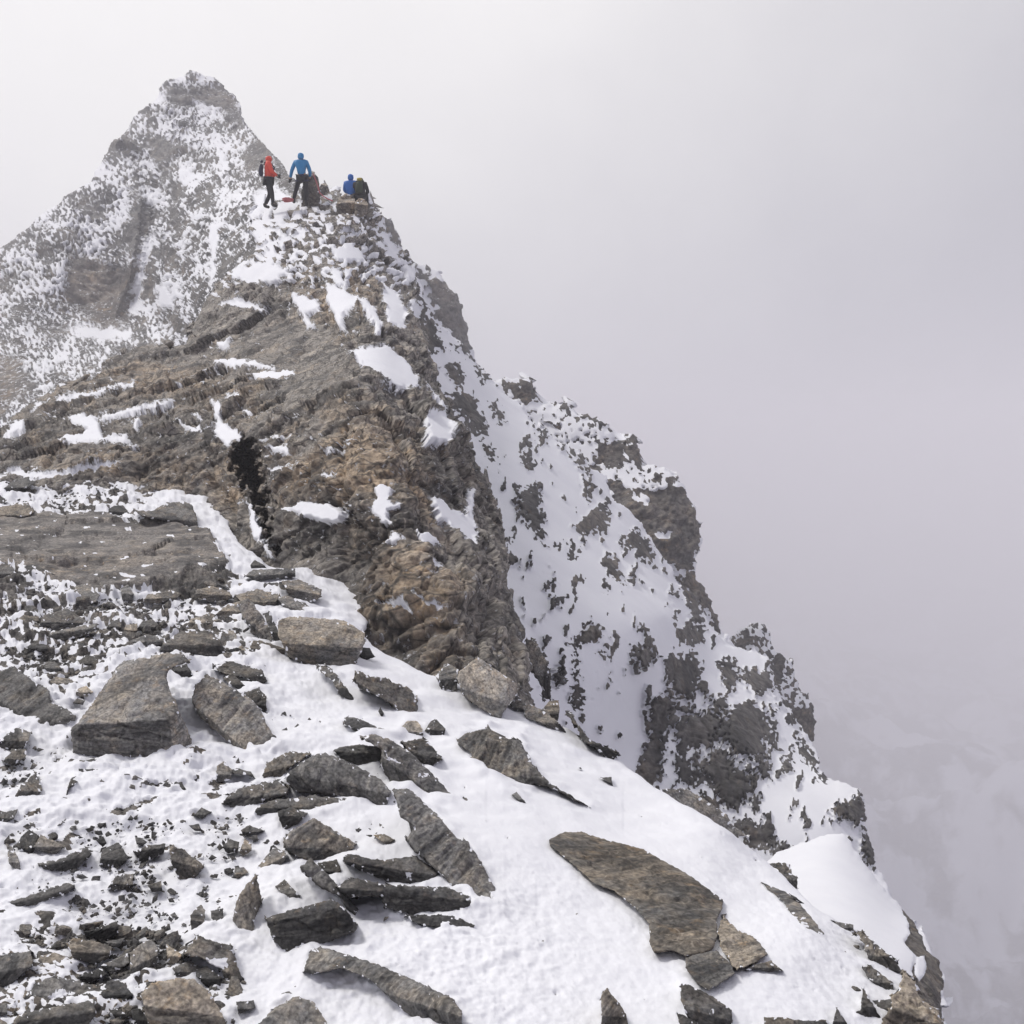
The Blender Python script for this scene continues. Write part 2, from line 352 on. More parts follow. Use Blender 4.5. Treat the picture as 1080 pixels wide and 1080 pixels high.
def disp_rock(p, m, R, sc, amp, snow_amp=.3, thick=.25, k=40, st=(1, 1, 2.2), o3=True, bed=0.0):
    q = (p@R.T)*np.array(st)/sc
    d = facets(q+fbm(q*1.3, 2, k)[:, None]*.12, k, sh=80)*.55
    d = d+facets(q*2.7+5, k+3, sh=90)*.33
    if o3: d = d+facets(q*6.5+11, k+6, sh=90)*.16
    if bed: d = d+bed*(ledges(p@R.T, sc*.45, k+20)*.75+ledges(p@R.T, sc*.17, k+30, 3.)*.24)
    d = d+fbm(q*12, 3, k+8)*.05-np.abs(fbm(q*np.array([.8, .8, 3.]), 3, k+7))*.15
    s = fbm(p/sc*.7, 3, k+9)*snow_amp + thick
    e = np.clip((m-.3)/.5, 0, 1); e = e*e*(3-2*e)
    return amp*(d*(1-e)+s*e)
HC = relief('snow_hump', OUT_C, DC, 1.7, M_NEAR, mask_C, lambda p, n, x, y, m, R: disp_rock(p, m, R, .45, .12, .25, .25), margin=20, warp=(2.5, 14), roll=5, rnd_w=16)
tag(HC, kind='structure')

# ---------------------------------------------------------------- rocky ridge: left ledges, crag, crest with the climbers
DB = TPS([(-120,560,13.5),(0,560,13.4),(120,560,13.9),(200,560,13.8),(-120,500,15.8),(0,490,16.2),(0,452,20),(60,470,17),(60,408,24),(125,400,23),(178,362,27),(150,450,17.5),(200,500,14.8),(230,560,12.8),(215,430,18),(240,520,13.6),(190,385,24),
  (300,430,15),(320,400,17),(270,600,10.8),(300,480,13),(300,560,11.2),(350,600,10.1),(300,690,8.6),(400,660,8.6),(430,720,7.6),(500,755,7.2),(556,760,7.8),(545,690,8.7),(500,620,9.2),(450,560,9.8),(400,560,9.9),(350,530,10.8),(400,460,11.8),(440,480,11.7),(350,430,13.6),(470,600,9.4),
  (480,470,14),(497,505,14),(525,560,12.5),(535,620,11),(400,400,15),(420,380,18),(460,430,16),(330,370,20),(250,370,23),(215,330,28),(330,320,24),(280,280,28),(380,330,21),(420,320,24),(440,340,23),(360,260,28),(300,240,31),(280,216,34.6),(345,213,34.2),(320,218,33.4),(375,210,34),(395,225,34),(415,265,33),(432,300,30),(230,300,30)])
CLEFT = T('v',62,340,88,270,112,235,135,262,160,330,205,480,212,590,225,700,200,690,180,600,140,490,100,430,75,390)
def depth_B(X, Y):
    D = DB(X, Y)
    wc = np.c_[X.ravel()/7, Y.ravel()/9, X.ravel()*0+5]
    s = near(X.ravel()+fbm(wc, 3, 46)*9, Y.ravel()+fbm(wc+8, 3, 47)*12, CLEFT, 20, -20).reshape(X.shape)
    D = D + np.clip((s+.5)/7, 0, 1)*2.5
    # the block to the left of the cleft stands back from the right one
    return D
OUT_B = T('p',-125,490,-60,478,0,452,30,428,58,410,98,395,122,377,150,366,178,362,192,374,206,362,200,344,214,322,228,300,240,286,262,274,272,262,264,242,264,226,272,216,290,210,320,206,340,207,352,203,362,207,385,206,394,214,403,232,415,252,430,268,437,290,441,312,434,330,
  446,354,458,388,470,418,482,442,496,470,504,488,516,510,528,540,536,580,538,625,546,660,553,700,557,742,560,790,500,790,420,760,360,720,300,700,250,650,215,590,150,575,-125,575)
SNOW_B = [T('u',450,385,520,410,640,480,700,560,700,600,665,610,640,540,590,470,530,540,530,600,500,560,455,480), T('u',550,680,640,660,720,650,800,720,860,830,760,840,690,790,600,740),
 T('u',300,430,420,460,430,510,370,520,410,580,370,580,330,500), T('u',470,330,520,340,550,410,490,390), T('u',470,230,600,240,640,310,560,300,480,270),
 T('u',690,370,760,430,800,520,790,600,720,560,700,480), T('u',880,950,950,930,990,1000,990,1060,890,1060), T('u',-20,708,60,706,240,735,240,750,100,744,-20,738), T('u',110,775,240,755,320,755,320,790,190,808,130,795),
 T('u',-10,640,50,610,40,670,-5,665), T('u',60,330,200,300,300,330,250,390,130,400,60,370), T('u',0,480,100,460,210,500,180,510,60,500), T('u',35,860,95,860,100,890,40,885), T('u',95,905,140,940,130,955,100,930),
 T('u',700,170,740,230,770,300,730,290,700,230), T('u',800,460,850,480,870,560,820,560), T('u',860,790,960,900,980,960,900,860),
 T('v',255,545,340,515,450,520,525,545,520,600,440,600,350,570), T('v',650,450,700,435,740,460,720,510,780,525,710,560,740,620,690,600,640,545,665,500), T('v',690,690,740,640,790,665,730,700), T('v',890,740,950,790,910,815),
 T('v',835,620,900,650,960,700,850,690), T('v',905,480,960,505,1000,555,1040,570,1080,560,1090,600,1090,700,1040,690,985,620,930,580), T('v',1060,450,1085,470,1085,600,1050,560), T('u',780,300,830,330,850,400,800,380), T('v',195,290,290,268,295,320,240,310), T('v',210,380,345,350,280,380,240,400), T('v',810,920,940,955,940,968,870,955), T('v',670,955,800,955,830,1000,740,980), T('v',0,170,100,230,40,290,0,250),
 T('v',170,240,340,232,340,244,170,252), T('v',430,400,500,398,500,408,440,416), T('v',440,295,520,282,520,292,450,305),
 T('k',230,360,400,320,570,280,575,302,420,338,240,378), T('k',210,530,330,505,370,490,290,450,320,420,410,440,430,480,440,530,540,510,550,545,400,545,250,550), T('k',410,430,540,400,730,368,730,386,560,420,430,448), T('k',550,440,600,435,580,490,560,490),
 T('k',10,520,60,450,110,450,100,500,30,524), T('k',110,445,150,380,195,375,140,412), T('k',740,450,850,480,840,500,780,490), T('k',790,410,850,430,850,450), T('k',880,345,940,390,930,420,940,480,1030,510,960,565,930,520,860,490,910,470), T('k',960,340,1020,340,1010,370), T('k',1020,390,1060,420,1040,430),
 T('k',0,690,60,658,240,682,500,635,505,652,340,695,130,705), T('k',480,540,600,556,560,568), T('k',470,740,640,735,620,748,480,752), T('v',108,490,160,560,225,740,200,730,150,660)]
BROWN = [T('v',500,100,900,250,930,560,700,480,200,460,200,350), T('v',450,560,1000,800,1080,1200,900,1300,600,1000,700,800), T('k',150,560,500,560,480,650,200,670), T('k',530,620,950,620,1000,760,560,750), T('k',480,230,1080,280,1080,400,700,330,250,330), T('u',320,340,460,400,470,500,360,450), T('u',530,350,650,390,650,470,560,430)]
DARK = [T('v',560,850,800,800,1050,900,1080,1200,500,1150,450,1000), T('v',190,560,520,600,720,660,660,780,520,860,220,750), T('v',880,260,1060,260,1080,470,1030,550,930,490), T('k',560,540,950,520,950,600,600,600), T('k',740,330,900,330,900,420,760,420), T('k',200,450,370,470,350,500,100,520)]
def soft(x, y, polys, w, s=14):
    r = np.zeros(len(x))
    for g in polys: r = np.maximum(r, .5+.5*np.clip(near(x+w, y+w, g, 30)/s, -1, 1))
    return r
def mask_B(x, y, p, n):
    w = fbm(np.c_[x/8., y/8., x*0], 4, 41)
    w2 = fbm(np.c_[x/8., y/8., x*0+7], 4, 42)
    r = np.full(len(x), -12.)
    for g in SNOW_B: r = np.maximum(r, near(x+w*4, y+w2*4, g, 16, -12))
    # mottled wind-blown snow on the upper crest
    up = np.clip((345-y)/60, 0, 1)
    st = fbm(np.c_[(x+y*.3)/9, (y-x*.15)/5, x*0], 4, 43)
    r = np.maximum(r, (st-.04+ .28*np.clip((300-y)/60, 0, 1)*np.clip((350-x)/60, 0, 1)+.16*np.clip((350-y)/30, 0, 1)*np.clip((300-x)/40, 0, 1)-.06)*18*up - (1-up)*12)
    # thin lines of snow lodged along the ledges
    led = 1-np.abs(fbm(np.c_[x/34, y/7.+x*.012, x*0+2], 3, 44))*9
    r = np.maximum(r, (led-.55)*3*np.clip((fbm(np.c_[x/50, y/30, x*0], 2, 45)+.05)*4, 0, 1)*np.clip((600-y)/60, 0, 1)*np.clip((460-x)/90, 0, 1)-.6)
    bot = np.clip((620-y)/30, 0, 1)
    return .5+.5*np.clip(r/3.6, -1, 1)
RB = strata_frame(math.radians(14), math.radians(-16))
def disp_B(p, n, x, y, m, R):
    sc = np.clip(p[:, 1]/12, .7, 2.6)
    a = disp_rock(p, m, R, 1.8, .48, .06, .02, 50, (.75, .8, 1.5), True, .72)
    # the flat slab face is calmer
    calm = .8*np.clip(near(x, y, T('u',100,560,340,520,560,640,620,760,440,870,330,920,200,820,0,700,0,620), 20)/14, 0, 1)
    b = disp_rock(p, m, R, .5, .12, .08, .0, 60, (.6, .7, 1.8), False, .6)
    dark = soft(x, y, DARK[:1], 0, 20)
    a = a*(1-.35*np.clip(near(x, y, CLEFT, 20, -20)/3+.6, 0, 1))
    return a*np.clip(p[:, 1]/13, .8, 1.3)*(1-.75*calm) + b*(1+.4*dark)
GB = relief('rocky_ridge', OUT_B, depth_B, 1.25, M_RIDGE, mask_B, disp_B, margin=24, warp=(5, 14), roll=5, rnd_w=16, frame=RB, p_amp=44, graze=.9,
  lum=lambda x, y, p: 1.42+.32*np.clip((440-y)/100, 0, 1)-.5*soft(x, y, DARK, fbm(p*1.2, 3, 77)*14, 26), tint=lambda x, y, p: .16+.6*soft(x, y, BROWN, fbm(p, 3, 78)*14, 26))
tag(GB, kind='structure')

# ---------------------------------------------------------------- right snow face
DD = TPS([(430,290,40),(455,335,41),(500,385,42),(545,425,42),(612,478,40),(645,522,38),(700,590,36),(735,630,36),(785,682,34),(815,712,32),(860,790,27),(905,830,23),(914,880,21),(945,955,18),(975,980,17),
   (480,500,27),(540,480,31),(600,560,27),(560,640,20),(620,700,20),(700,650,26),(720,740,24),(780,780,23.5),(660,800,21),(780,860,20),(850,840,21.5),(860,900,19),(820,950,17),(560,760,18),(440,450,26),(400,300,36),(960,1010,15)])
OUT_D = T('p',395,290,430,288,441,300,452,325,458,338,476,350,490,365,502,384,520,402,545,424,565,444,590,464,612,478,640,505,646,524,668,540,682,562,700,590,716,614,736,630,746,655,762,672,785,682,803,688,813,704,817,720,824,738,842,765,860,790,863,812,880,822,903,829,912,842,914,880,926,918,946,952,976,985,1000,1060,960,1060,880,1000,800,960,650,870,530,780,470,600,420,450)
HOLES = [('h',180,590,230,570,290,600,300,650,340,740,330,760,260,740,240,690,190,640),('h',290,470,320,480,330,540,300,510),('h',345,610,380,620,415,700,390,700),('h',480,850,520,780,530,900,500,890),('h',440,970,480,1000,550,960,560,1020,550,1080,580,1220,470,1100),
 ('h',320,800,350,800,370,870,350,870),('h',175,450,210,460,240,520,215,560,190,520),('h',60,250,120,290,140,400,90,410,60,350),('h',0,60,40,100,50,190,120,200,120,260,50,200,0,170),('h',100,560,160,600,240,740,250,800,200,730,120,640),('h',180,370,240,390,230,400,190,390),('h',220,350,300,440,280,430,240,380),('h',340,480,355,480,375,540,350,520),
 ('h',520,700,600,760,590,770,540,720),('h',640,790,760,890,770,920,720,870,660,810),
 ('i',185,290,260,240,330,180,320,320,280,310,230,340,200,320),('i',225,80,260,130,250,195,230,160),('i',155,370,190,380,190,450,150,430),('i',305,465,350,410,385,510,360,540,320,510),('i',405,510,425,485,435,545),('i',310,530,325,570,310,570),
 ('i',65,540,85,530,90,570,70,570),('i',100,520,115,530,100,560),('i',90,590,145,600,135,630,90,600),('i',170,790,260,690,305,750,250,790,210,800),('i',295,830,325,800,320,865),('i',430,790,480,810,490,740,520,780,510,870,480,910,450,870),('i',380,360,440,310,515,400,515,475,470,440,430,400),
 ('i',590,570,620,590,610,605),('i',640,550,680,500,720,560,720,640,735,780,700,790,690,700,650,600),('i',615,740,680,700,710,790,680,820,620,770),('i',570,850,680,840,720,890,700,960,680,1040,600,1010,570,920),('i',85,940,130,870,135,980,100,970),
 ('i',180,860,200,800,200,950,220,1000,215,1080,160,1040,190,960),('i',500,1050,580,1000,600,1080,510,1080),('i',610,660,630,665,620,680),('i',785,870,850,850,880,920,840,1000,810,960),('i',900,900,1000,910,1020,960,960,1010,900,960),('i',730,600,790,690,800,760,740,640),('i',350,765,370,760,370,775),
 ('j',100,90,190,60,215,140,160,170,110,130),('j',0,400,70,380,60,480,40,600,30,720,0,770,-60,800,-80,700,-30,560),('j',90,480,220,460,300,490,240,590,150,600,100,660,90,560),('j',230,390,300,380,310,430,250,450),
 ('j',270,230,330,210,350,300,310,370),('j',370,280,490,270,500,340,440,370,380,320),('j',300,470,370,400,430,420,520,540,510,600,460,560,470,640,410,640,350,600,300,580),('j',190,680,290,600,340,690,400,720,390,820,310,840,250,770),('j',80,620,150,650,170,760,100,740),
 ('j',420,640,480,640,490,740,455,720),('j',540,640,580,600,585,690,550,690),('j',590,520,690,650,690,690,620,620),('j',330,905,420,880,440,930,500,900,510,1000,400,1010,380,950),('j',500,1020,560,990,590,1020,500,1070),('j',750,850,820,830,880,780,900,900,850,920,760,890),
 ('j',870,930,930,1000,940,1100,880,1080),('j',685,720,720,705,730,730),('j',-130,720,-60,700,0,780,-60,850,-100,800),('j',430,800,450,800,440,850,425,840),('j',200,780,280,830,260,850,200,820)]
HOLES = [T(*h) for h in HOLES]
SCRAP = [T('i',560,980,700,1000,750,1080,820,1060,1080,980,1080,1200,500,1200,500,1060), T('j',80,400,560,380,560,640,400,860,100,800)]
def mask_D(x, y, p, n):
    w = fbm(np.c_[x/7., y/7., x*0], 4, 61); w2 = fbm(np.c_[x/7., y/7., x*0+9], 4, 62)
    r = np.full(len(x), -12.)
    for g in HOLES: r = np.maximum(r, near(x+w*5, y+w2*6, g, 16, -12)+.6)
    # flecks of snow inside the rock patches and flecks of rock around them
    f = fbm(np.c_[x/3.6, y/4.4, x*0+1], 3, 63, .6)
    r = np.where(r > -7, r+f*6.5-np.clip(r, 0, 6)*.45, r)
    rb = fbm(np.c_[(x+y*.2)/11, (y-x*.3)/26, x*0+4], 4, 66, .6)
    r = np.maximum(r, (rb-.37)*26+f*2)
    z = soft(x, y, SCRAP, w*10, 12)
    r = np.maximum(r, (f*1.0+fbm(np.c_[x/14., y/14., x*0+1], 3, 64)-.22+.10*z)*7*z-(1-z)*12)
    return .5-.5*np.clip(r/2.4, -1, 1)
RD = strata_frame(math.radians(20), math.radians(-10))
GD = relief('snow_face', OUT_D, DD, 1.7, M_FACE, mask_D, lambda p, n, x, y, m, R: (fbm(p/6, 3, 74)*.5+disp_rock(p, m, R, 1.9, .42, .6, -.3, 70, (1, 1, 1.5), True, .6)+np.clip(.6-m, 0, .3)*.5)*np.clip(p[:, 1]/26, .5, 1.4), margin=22, warp=(5, 14), roll=5, rnd_w=16, frame=RD, vb=(.5, 1), p_amp=20, tint=lambda x, y, p: .25+.3*fbm(p*.2, 2, 79))
tag(GD, kind='structure')
# ---------------------------------------------------------------- farther ridges on the right
def far_mask(rocks, bias, k, sc=6., snows=()):
    def f(x, y, p, n):
        w = fbm(np.c_[x/8., y/8., x*0], 4, k); w2 = fbm(np.c_[x/8., y/8., x*0+9], 4, k+1)
        r = (fbm(np.c_[x/sc, y/sc, x*0+1], 4, k+2)+bias)*9
        for g in rocks: r = np.maximum(r, near(x+w*5, y+w2*5, g, 12, -12)+w*5)
        for g in snows: r = np.minimum(r, -near(x+w*5, y+w2*5, g, 12, -12)+w*3)
        return .5-.5*np.clip(r/1.6, -1, 1)
    return f
DE2 = TPS([(520,410,58),(565,440,57),(640,445,56),(670,470,55),(720,520,52),(740,570,50),(735,620,48),(765,680,46),(600,500,54),(680,580,48),(700,640,46)])
OUT_D2 = T('p',505,400,524,404,531,398,546,400,560,398,563,412,567,424,590,425,600,424,608,436,626,440,641,446,650,464,659,474,663,459,670,461,675,484,680,492,700,492,712,498,720,512,730,532,738,550,740,570,732,590,733,610,746,626,754,650,764,668,790,700,740,690,690,620,620,520,540,450)
R2 = [T('h',390,540,440,520,470,545,530,510,525,600,490,640,440,590),T('h',530,575,550,590,545,620),T('h',640,630,670,620,700,670,660,665),T('h',800,780,900,780,920,870,860,900,800,860),T('h',920,790,940,750,985,790,985,895,930,860),T('h',640,690,655,690,640,730,615,730),T('h',750,670,800,680,780,720),T('h',800,710,840,710,830,740),
      T('i',465,65,620,100,600,120,500,90),T('i',400,150,640,130,690,220,720,330,680,430,690,490,600,470,490,380,380,230,330,120,380,100),T('i',650,480,720,520,780,640,800,760,720,640,640,560),T('h',640,790,760,880,800,880,850,960,760,910,660,810)]
GD2 = relief('far_ridge', OUT_D2, DE2, 1.7, M_FACE, far_mask(R2, -.28, 81, 6, [T('i',430,160,500,170,490,210,420,200), T('i',520,320,590,325,580,355,530,355)]), lambda p, n, x, y, m, R: disp_rock(p, m, R, 2.2, .7, .3, -.1, 75), margin=22, warp=(5, 12), roll=5, rnd_w=16, frame=RD, vb=(.5, 1))
tag(GD2, kind='structure')
DG = TPS([(775,670,64),(800,657,64),(838,705,62),(859,775,58),(850,820,55),(800,740,58)])
GG = relief('rock_tower', T('p',765,676,776,668,786,661,799,657,811,664,814,680,822,690,836,698,838,712,842,726,851,732,857,742,860,775,856,800,880,850,820,800,780,730), DG, 1.7, M_FACE, far_mask([T('j',480,380,540,380,600,430,680,420,690,620,600,520,470,440),T('j',340,160,390,90,410,150,380,180),T('j',500,200,550,210,550,290,520,330,500,280)], -.02, 85, 5), lambda p, n, x, y, m, R: disp_rock(p, m, R, 2.4, .7, .3, -.1, 76), margin=22, warp=(4, 10), roll=5, rnd_w=14, frame=RD)
tag(GG, kind='structure')
DH = TPS([(430,265,100),(470,290,100),(495,350,98),(400,230,84),(450,330,95)])
GH = relief('distant_ridge', T('p',380,215,400,226,405,228,418,240,424,262,434,272,440,279,452,280,463,286,472,300,484,314,489,322,488,336,494,345,495,362,500,372,520,430,480,420,430,340,395,260), DH, 1.7, M_PEAK, far_mask([T('h',20,30,60,60,90,110,130,100,200,150,240,200,250,300,290,400,200,340,140,280,110,160), T('u',690,110,720,120,770,200,770,260,720,180)], -.12, 88, 7), lambda p, n, x, y, m, R: disp_rock(p, m, R, 4, 1.1, .3, -.1, 77), margin=18, warp=(4, 10), roll=5, rnd_w=14, frame=RD)
tag(GH, kind='structure')

# ---------------------------------------------------------------- summit peak
DP = TPS([(205,76,118),(165,100,114),(255,120,108),(130,140,112),(90,195,108),(0,262,104),(-120,340,100),(200,160,100),(250,180,82),(285,165,78),(325,205,52),(270,230,50),(240,290,44),(215,340,42),(150,240,93),(170,300,76),(180,350,64),(60,290,93),(100,330,90),(140,320,88),(60,350,84),(120,352,82),
   (30,380,68),(90,390,62),(0,430,58),(150,380,58),(-120,430,66),(-120,520,52),(60,470,50),(200,400,45),(345,240,44)])
def depth_P(X, Y):
    D = DP(X, Y)
    # gully running down the face
    g = near(X.ravel(), Y.ravel(), T('w',120,380,200,480,230,600,200,800,170,960,120,1100,160,1110,215,1000,260,760,250,560,190,420), 40, -40).reshape(X.shape)
    return D*(1+.05*np.clip((g+8)/14, 0, 1))
OUT_P = T('p',-125,345,-60,300,0,262,20,246,50,220,75,203,95,192,106,170,118,152,132,136,148,116,160,106,167,104,168,92,176,86,186,84,196,78,205,75,214,80,226,82,238,92,248,102,253,110,257,122,262,130,272,144,285,158,297,170,306,184,318,196,335,215,360,250,350,320,260,420,100,500,-125,560)
P_ROCK = [T('w',300,130,350,120,410,180,370,195,310,185), T('w',410,155,500,130,560,160,620,260,560,230,480,190), T('x',200,560,330,600,400,580,380,700,340,760,280,760,200,680), T('x',0,850,60,860,70,960,0,980), T('w',640,380,720,370,740,440,650,460), T('w',240,350,310,370,290,470,240,420), T('w',780,430,850,520,830,560,770,540),T('x',380,380,430,430,400,560,360,540)]
P_SNOW = [T('w',420,190,520,200,560,235,440,215), T('w',660,580,720,560,860,580,820,640,700,640), T('x',180,770,370,765,375,795,250,800), T('w',250,960,300,960,330,1060,270,1060), T('w',480,700,520,700,500,960,480,960), T('w',160,930,210,760,250,740,210,900,170,1080,140,1080), T('w',680,760,780,660,930,620,960,700,860,800,700,830)]
def mask_P(x, y, p, n):
    w = fbm(np.c_[x/8., y/8., x*0], 4, 91)
    # plastered rime: short streaks running down to the left and right
    a = fbm(np.c_[(x*.85+y*.5)/2.2, (y*.85-x*.5)/6.0, x*0], 4, 92, .65)
    b = fbm(np.c_[(x*.9-y*.3)/3.0, (y*.9+x*.3)/4.2, x*0+3], 4, 93, .65)
    k = np.clip((x-150)/60, 0, 1)
    f = a*k+b*(1-k)
    low = fbm(np.c_[x/28., y/28., x*0+5], 3, 94)
    r = (-f*1.35+.05-low*.75-.06*np.clip((250-y)/120, 0, 1))*8
    for g in P_ROCK: r = np.maximum(r, (near(x+w*9, y+w*7, g, 20, -12)*.5+f*6)*1.0)
    for g in P_SNOW: r = np.minimum(r, -near(x+w*6, y+w*6, g, 20, -12)+f*3)
    return .5-.5*np.clip(r/3.6, -1, 1)
RP = strata_frame(math.radians(-25), math.radians(20))
GP = relief('summit_peak', OUT_P, depth_P, 1.5, M_PEAK, mask_P, lambda p, n, x, y, m, R: disp_rock(p, m, R, 4.5, 1.0, .25, -.1, 95)*np.clip(p[:, 1]/90, .35, 1.1)+disp_rock(p, m, R, 14, 2.2, .3, 0, 98, (1,1,1), False)*np.clip(p[:, 1]/90-.3, .05, 1), margin=22, warp=(3.2, 12), roll=6, rnd_w=18, frame=RP, graze=.6,
   tint=lambda x, y, p: .3+.6*soft(x, y, P_ROCK[2:4], 0, 18))
tag(GP, kind='structure')

# ---------------------------------------------------------------- mountain body and valley under it all
def build_valley():
    t = np.linspace(-1, 1, 620)
    X, Y = np.meshgrid(np.sign(t)*np.abs(t)**1.8*3200+250, np.sign(t)*np.abs(t)**1.8*3200+500)
    q = np.c_[X.ravel(), Y.ravel(), X.ravel()*0]
    z = -330+fbm(q/420, 5, 101)*60+fbm(q/90, 6, 105, .6)*30+np.clip((Y.ravel()-500), 0, 3000)*.03
    z += np.exp(-((q[:, 0]-430)/130)**2-((q[:, 1]-800)/180)**2)*70
    # ridge body: crest from below the camera up to the summit, kept well under the visible sheets
    y = Y.ravel(); x = X.ravel()
    cx = np.interp(y, [-60, 0, 10, 34, 60, 115, 200], [-2, -1.5, -3, -8, -18, -38, -60]); cz = np.interp(y, [-200, -60, 0, 10, 34, 60, 115, 200], [-90, -25, -2.5, -4, -4, -6, 22, -60])
    dx = x-cx
    body = cz-np.where(dx > 0, dx*1.55, -dx*1.2)
    body += fbm(q/30, 3, 108)*np.clip(np.abs(dx)/20, 0, 1)*6
    z = np.maximum(z, body)
    V = np.c_[x, y, z]; n = len(t)
    k = np.arange(n*n).reshape(n, n)
    Q = np.stack([k[:-1, :-1].ravel(), k[:-1, 1:].ravel(), k[1:, 1:].ravel(), k[1:, :-1].ravel()], 1)
    sn = .5+fbm(q/np.array([26., 40, 30]), 6, 111, .7)*2.0-.12+fbm(q/160, 3, 118)*1.2
    return make_mesh('valley_terrain', V, Q, {'snow': np.clip(sn, 0, 1), 'tc': V, 'lum': np.ones(len(V)), 'tint': np.full(len(V), .3)}, terrain_mat('valley_rock_and_snow', 45., .6, dust=.0, edge=.4, snow_grain=8, vein=0, sr=(.1, .9), grey=(.09,.09,.1), brown=(.1,.1,.1), snow_col=(.55, .57, .64)))
VAL = build_valley(); tag(VAL, kind='structure')
#@@ROCKS@@
def ground_depth(x, y): return DA(x, y)
def unit(v): v = np.asarray(v, float); return v/np.linalg.norm(v)
NT = (-.05, -.30, .95); NF = (.15, -.93, .30)
def fix(n, e):
    e = unit(e); n = np.asarray(n, float); n = n-(n@e)*e; return unit(n)
ROCKN = [0]
BANKS = []
def rock(label, tile, pts, split=None, nt=NT, nf=NF, third=None, flat=None, lum=1.0, tint=.3, rough=1.0, dep=None, lift=0.0, snowy=None, group=None, name='rock', cat='rock', strata=None, base=None, mat=None, parent=None, step=None, dark_front=1.0):
    """one stone: its outline, the line where its top turns into its front, and the lie of each face"""
    ROCKN[0] += 1; kk = 200+ROCKN[0]*3
    P0 = T(tile, *pts); dfun = dep or ground_depth
    lo = P0.min(0); hi = P0.max(0); size = hi-lo; L = float(np.sqrt(size[0]*size[1])); c = (lo+hi)/2
    step = step or float(np.clip(L/42, .6, 1.25)); mg = float(np.clip(L*.16, 2.2, 11)); mg = max(mg, 3*step)
    x, y = np.meshgrid(np.arange(lo[0]-mg-2, hi[0]+mg+2, step), np.arange(lo[1]-mg-2, hi[1]+mg+2, step))
    wq = np.c_[x.ravel()/5, y.ravel()/5, x.ravel()*0+kk]
    wa = np.clip(L*.035, .5, 1.6)*rough
    wx = x+fbm(wq, 3, 11).reshape(x.shape)*wa; wy = y+fbm(wq+50, 3, 12).reshape(x.shape)*wa
    s = sdist(wx, wy, P0)
    if (s > 0).sum() < 4: return None
    keep = s > -mg
    gy, gx = np.gradient(s, step); gl = np.sqrt(gx**2+gy**2)+1e-6; gx /= gl; gy /= gl
    o = np.clip(-s, 0, None); X = x+gx*o*1.25; Y = y+gy*o*1.25
    keep &= (s > 0) | (sdist(X, Y, P0) > -wa*1.2-1.2)
    # where it touches the snow: the lowest stretch of the outline
    if base is None:
        low = P0[P0[:, 1] > hi[1]-.22*size[1]]; bx, by = low.mean(0)
    else: bx, by = base
    if dep is None and flat is None: BANKS.append((P0, L))
    D0 = float(dfun(bx, by))*(1-.004)
    m_px = D0/FOC; thick = L*m_px
    if flat is not None:
        D = dfun(X, Y)*(1-flat)
        Dc = D
    else:
        W = ray(X, Y); q0 = CAM + ray(bx, by)*D0
        nf_ = unit(nf)
        def plane(n, P): return ((P-CAM)@n)/np.minimum(W@n, -.02)
        planes = [plane(nf_, q0)]
        def on(pt):
            r = ray(*pt); return CAM + r*(((q0-CAM)@nf_)/min(float(r@nf_), -.02))
        if split is None:
            yy = hi[1]-.42*size[1]; sp = np.array([[lo[0], yy], [hi[0], yy+.04*size[1]]])
        else: sp = T(tile, *split)
        A, B = on(sp[0]), on(sp[1]); n_t = fix(nt, B-A); planes.append(plane(n_t, (A+B)/2))
        if third is not None:
            tx, ty, n3 = third; r0 = T(tile, tx, ty)[0]; rr = ray(*r0)
            d3 = max(((q0-CAM)@nf_)/min(float(rr@nf_), -.02), (((A+B)/2-CAM)@n_t)/min(float(rr@n_t), -.02))
            planes.append(plane(unit(n3), CAM+rr*d3))
        Z = np.stack(planes); k = 60/max(thick, 1e-3)*.6
        mx = Z.max(0); D = mx+np.log(np.exp(k*(Z-mx)).sum(0))/k
        D = np.clip(D, D0-thick*.6, D0+thick*2.2)
    rw = min(mg, L*.10)
    t = np.clip(1-s/rw, 0, 1)
    D = D + m_px*rw*.55*(1-np.sqrt(np.clip(1-t**2, 0, 1))) + m_px*o*3.2 + thick*.5*(o/mg)**1.5
    P = at(X, Y, D); P[..., 2] += lift
    N = normals(P); used, Q = grid_faces(keep)
    p = P[used]; n = N[used]
    # strata follow the stone's long axis
    C = np.cov((P0-P0.mean(0)).T); ev, evec = np.linalg.eigh(C); ax = evec[:, 1]
    if strata is not None: ax = np.array([math.cos(math.radians(strata)), math.sin(math.radians(strata))])
    e1 = unit(RT*ax[0]-UP*ax[1]+FW*.15); up = fix((0, -.45, .9), e1); e3 = np.cross(e1, up)
    R = np.stack([e1, e3, up])
    q = (p@R.T)
    u = q/thick
    us = u*np.array([1.4, 1.4, 3.6])+kk
    a = (.055*rough)*thick
    d = a*(facets(us, kk, sh=90)*.6+facets(us*2.6+3, kk+1, sh=90)*.38+fbm(us*7, 3, kk)*.2+facets(us*np.array([.7, .7, 4.])*1.3, kk+2, sh=90)*.38
           +np.abs(fbm(us*np.array([.5, .5, 6.]), 3, kk+1))*(-.5))
    lf = ledges(u*np.array([1, 1, 1.])+kk, .13, kk+2, 5.); fz = (Z.argmax(0)[used] == 0) if flat is None else np.zeros(len(p), bool)
    d += a*np.where(fz, .75, .22)*lf
    su = s[used]; d = d*np.clip((su+1.0)/max(rw, 2.), .10, 1)
    face = (Z.argmax(0) if flat is None else np.ones(X.shape, int))[used]
